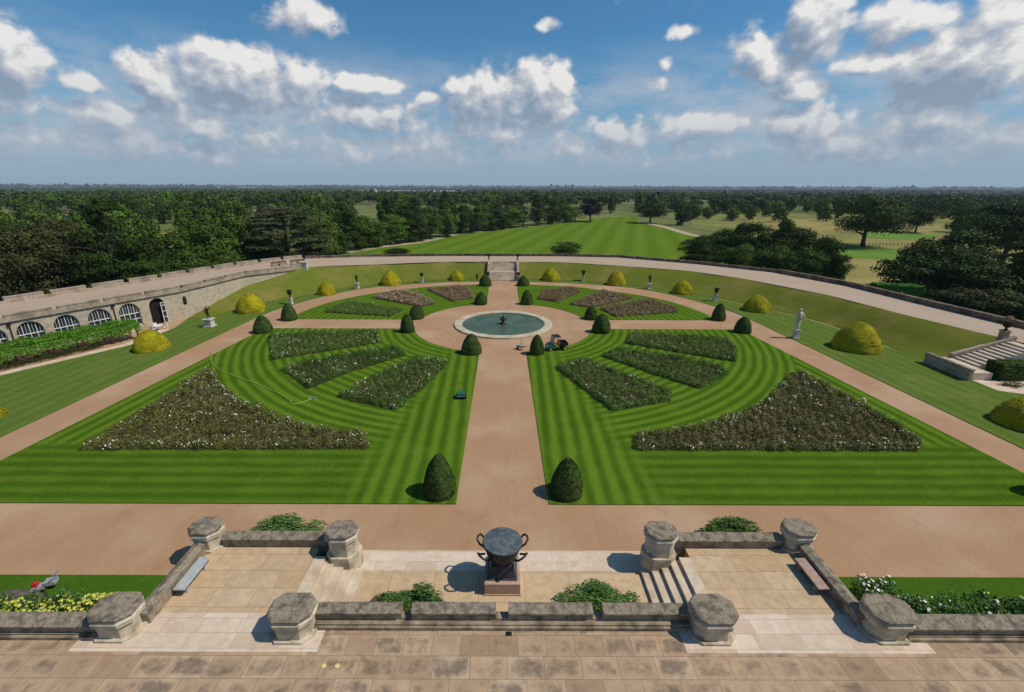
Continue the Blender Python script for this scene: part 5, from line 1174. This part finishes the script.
# ------------------------------------------------------------------ haze
hx = MB().box(-22500, 22500, -22500, 22500, -60, 34).build('haze', 'white_paint'); hx['kind'] = 'stuff'; hx['label'] = 'thin blue air haze over the far woodland'; hx['category'] = 'haze'
m = bpy.data.materials.new('haze_air'); m.use_nodes = True; nt = m.node_tree; nt.nodes.clear()
out = nt.nodes.new('ShaderNodeOutputMaterial'); pv = nt.nodes.new('ShaderNodeVolumePrincipled'); pv.inputs['Color'].default_value = (.72, .84, 1, 1); pv.inputs['Density'].default_value = HAZE = .00007; pv.inputs['Anisotropy'].default_value = .1
nt.links.new(pv.outputs[0], out.inputs['Volume']); hx.data.materials.clear(); hx.data.materials.append(m)

# ------------------------------------------------------------------ sky and sun
EL, AZ = 53, -8
sun_dir = Vector((math.cos(R(EL)) * math.cos(R(AZ)), math.cos(R(EL)) * math.sin(R(AZ)), math.sin(R(EL))))
ld = bpy.data.lights.new('sun', 'SUN'); ld.energy = 3.6; ld.angle = R(.53); ld.color = (1, .93, .80)
sl = bpy.data.objects.new('sun', ld); COL.objects.link(sl); sl.rotation_euler = sun_dir.to_track_quat('Z', 'Y').to_euler(); sl.location = (60, -10, 90)
w = bpy.data.worlds.new('World'); scene.world = w; w.use_nodes = True; w.cycles.sampling_method = "MANUAL"; w.cycles.sample_map_resolution = 512; nt = w.node_tree; bg = nt.nodes['Background']
sky = N(nt, 'ShaderNodeTexSky', sky_type='NISHITA', sun_disc=False, sun_elevation=R(EL), sun_rotation=R(90 - AZ), altitude=50, air_density=1.0, dust_density=.6, ozone_density=2.2)
STR = .08; bg.inputs['Strength'].default_value = STR
blobs = [(12, 62, 38, 34, 1), (80, 84, 26, 12, .8), (158, 80, 30, 34, 1), (235, 78, 48, 32, 1.1), (300, 84, 36, 24, .9), (368, 86, 36, 11, .9), (426, 102, 12, 8, .8), (300, 16, 38, 16, .95), (482, 98, 36, 26, 1), (540, 96, 34, 34, 1.1), (546, 22, 16, 10, .42), (678, 38, 20, 9, .5), (664, 62, 10, 14, .38), (656, 86, 16, 10, .42), (815, 22, 34, 32, 1.05), (770, 62, 44, 40, .8), (872, 62, 36, 12, .95), (960, 66, 70, 42, 1.2), (905, 20, 52, 22, .85), (1010, 30, 50, 50, .9), (940, 108, 66, 26, .9), (700, 130, 46, 14, .85), (616, 132, 44, 18, .7), (806, 125, 50, 24, .85), (790, 95, 40, 18, .7), (100, 112, 70, 16, .7), (210, 128, 100, 18, .65), (365, 118, 70, 16, .8), (500, 134, 70, 18, .7), (400, 148, 180, 18, .55), (140, 146, 180, 20, .6), (880, 148, 220, 24, .65), (620, 150, 160, 16, .5), (20, 110, 40, 20, .5), (1120, 60, 80, 60, 1), (-90, 90, 70, 40, .9), (700, -60, 90, 50, .8), (200, -120, 120, 50, .9), (1300, 90, 100, 60, .9)]
def uv(px, py):
    d = ray(px, py); d = d / np.linalg.norm(d); return math.atan2(d[0], d[1]), d[2] / math.hypot(d[0], d[1])
grp = bpy.data.node_groups.new('cloud_density', 'ShaderNodeTree'); grp.interface.new_socket('P', in_out='INPUT', socket_type='NodeSocketVector'); grp.interface.new_socket('D', in_out='OUTPUT', socket_type='NodeSocketFloat')
gi = grp.nodes.new('NodeGroupInput'); go = grp.nodes.new('NodeGroupOutput')
# ragged edges: warp then add fbm
wn = N(grp, 'ShaderNodeTexNoise', _Scale=9, _Detail=3); L(grp, gi.outputs[0], wn.inputs['Vector'])
wv = N(grp, 'ShaderNodeVectorMath', operation='MULTIPLY_ADD'); L(grp, wn.outputs['Color'], wv.inputs[0]); wv.inputs[1].default_value = (.05, .045, 0)
w0 = N(grp, 'ShaderNodeVectorMath', operation='SUBTRACT'); L(grp, gi.outputs[0], w0.inputs[0]); w0.inputs[1].default_value = (.025, .0225, 0); L(grp, w0.outputs[0], wv.inputs[2])
acc = None
for px, py, rx, ry, A in blobs:
    u0, w_0 = uv(px, py); u1, _ = uv(px + rx * 1.06, py); _, w1 = uv(px, py - ry * 1.06)
    s1 = N(grp, 'ShaderNodeVectorMath', operation='SUBTRACT'); L(grp, wv.outputs[0], s1.inputs[0]); s1.inputs[1].default_value = (u0, w_0, 0)
    s2 = N(grp, 'ShaderNodeVectorMath', operation='MULTIPLY'); L(grp, s1.outputs[0], s2.inputs[0]); s2.inputs[1].default_value = (1 / abs(u1 - u0), 1 / abs(w1 - w_0), 0)
    dt = N(grp, 'ShaderNodeVectorMath', operation='DOT_PRODUCT'); L(grp, s2.outputs[0], dt.inputs[0]); L(grp, s2.outputs[0], dt.inputs[1])
    e = mathn(grp, 'MULTIPLY', mathn(grp, 'POWER', 2.718, mathn(grp, 'MULTIPLY', dt.outputs['Value'], -.9)), A)
    acc = e if acc is None else mathn(grp, 'SMOOTH_MAX', acc, e, .12)
vs_ = N(grp, 'ShaderNodeVectorMath', operation='MULTIPLY'); L(grp, gi.outputs[0], vs_.inputs[0]); vs_.inputs[1].default_value = (1, 1.25, 1)
n1 = N(grp, 'ShaderNodeTexNoise', _Scale=16, _Detail=9, _Roughness=.63); L(grp, vs_.outputs[0], n1.inputs['Vector'])
vo = N(grp, 'ShaderNodeTexVoronoi', feature='SMOOTH_F1', _Scale=42, _Smoothness=.5); L(grp, wv.outputs[0], vo.inputs['Vector'])
fb = mathn(grp, 'MULTIPLY', mathn(grp, 'SUBTRACT', n1.outputs[0], .53), 1.5)
fb = mathn(grp, 'ADD', fb, mathn(grp, 'MULTIPLY', mathn(grp, 'SUBTRACT', .45, vo.outputs['Distance']), .45))
L(grp, mathn(grp, 'ADD', acc, mathn(grp, 'MULTIPLY', fb, mathn(grp, 'MULTIPLY_ADD', acc, 1.7, .1, clamp=True))), go.inputs[0])
tc = N(nt, 'ShaderNodeTexCoord'); sx = N(nt, 'ShaderNodeSeparateXYZ'); L(nt, tc.outputs['Generated'], sx.inputs[0])
u = mathn(nt, 'ARCTAN2', sx.outputs[0], sx.outputs[1]); hr_ = mathn(nt, 'SQRT', mathn(nt, 'ADD', mathn(nt, 'MULTIPLY', sx.outputs[0], sx.outputs[0]), mathn(nt, 'MULTIPLY', sx.outputs[1], sx.outputs[1])))
wz = mathn(nt, 'DIVIDE', sx.outputs[2], mathn(nt, 'MAXIMUM', hr_, .001)); cv = N(nt, 'ShaderNodeCombineXYZ'); L(nt, u, cv.inputs[0]); L(nt, wz, cv.inputs[1])
g1 = N(nt, 'ShaderNodeGroup', node_tree=grp); L(nt, cv.outputs[0], g1.inputs[0])
ofs = N(nt, 'ShaderNodeVectorMath', operation='ADD'); L(nt, cv.outputs[0], ofs.inputs[0]); ofs.inputs[1].default_value = (.016, .026, 0)
g2_ = N(nt, 'ShaderNodeGroup', node_tree=grp); L(nt, ofs.outputs[0], g2_.inputs[0])
def mr(v, a, b, c=0, d=1):
    n = N(nt, 'ShaderNodeMapRange', interpolation_type='SMOOTHSTEP'); n.inputs[1].default_value = a; n.inputs[2].default_value = b; n.inputs[3].default_value = c; n.inputs[4].default_value = d; L(nt, v, n.inputs[0]); return n.outputs[0]

hz_n = N(nt, 'ShaderNodeTexNoise', _Scale=5, _Detail=7, _Roughness=.6); hm = N(nt, 'ShaderNodeMapping'); hm.inputs['Scale'].default_value = (1, 2.6, 1); L(nt, cv.outputs[0], hm.inputs[0]); L(nt, hm.outputs[0], hz_n.inputs['Vector'])
veil = mathn(nt, 'MULTIPLY', mr(hz_n.outputs[0], .38, .62), mathn(nt, 'MULTIPLY', mr(wz, .02, .07), mr(wz, .14, .27, 1, 0)))
alpha = mr(g1.outputs[0], .17, .50); shade = mathn(nt, 'ADD', mathn(nt, 'MULTIPLY', mathn(nt, 'SUBTRACT', g1.outputs[0], g2_.outputs[0]), 1.5), mathn(nt, 'MULTIPLY', mathn(nt, 'SUBTRACT', 1.1, g1.outputs[0]), .30))
shade = mathn(nt, 'ADD', shade, .28, clamp=True)
k = 1 / STR
cc = ramp(nt, shade, [(0.0, (.23 * k, .30 * k, .40 * k)), (.35, (.36 * k, .42 * k, .51 * k)), (.7, (.57 * k, .58 * k, .61 * k)), (1, (.86 * k, .84 * k, .81 * k))])
# low clouds sink into the pale horizon air
lowf = mr(wz, .0, .22, .75, 0); cc = mixc(nt, lowf, cc, (.30 * k, .385 * k, .49 * k))
skyc = mixc(nt, 1.0, sky.outputs[0], (.52, .97, 1.18), 'MULTIPLY')
skyc = mixc(nt, mr(wz, -.02, .26, .9, 0), skyc, (.29 * k, .385 * k, .51 * k))
skyc = mixc(nt, mathn(nt, 'MULTIPLY', veil, .7), skyc, (.45 * k, .50 * k, .58 * k))
col = mixc(nt, mathn(nt, 'MULTIPLY', alpha, .93), skyc, cc)
L(nt, col, bg.inputs['Color'])
# ------------------------------------------------------------------ render settings
vs = scene.view_settings; vs.view_transform = 'Standard'; vs.look = 'None'; vs.exposure = 0; vs.gamma = 1
scene.render.engine = 'CYCLES'; scene.cycles.volume_bounces = 0; scene.cycles.max_bounces = 3; scene.cycles.diffuse_bounces = 2; scene.cycles.glossy_bounces = 2
scene.render.resolution_x, scene.render.resolution_y = 1024, 692
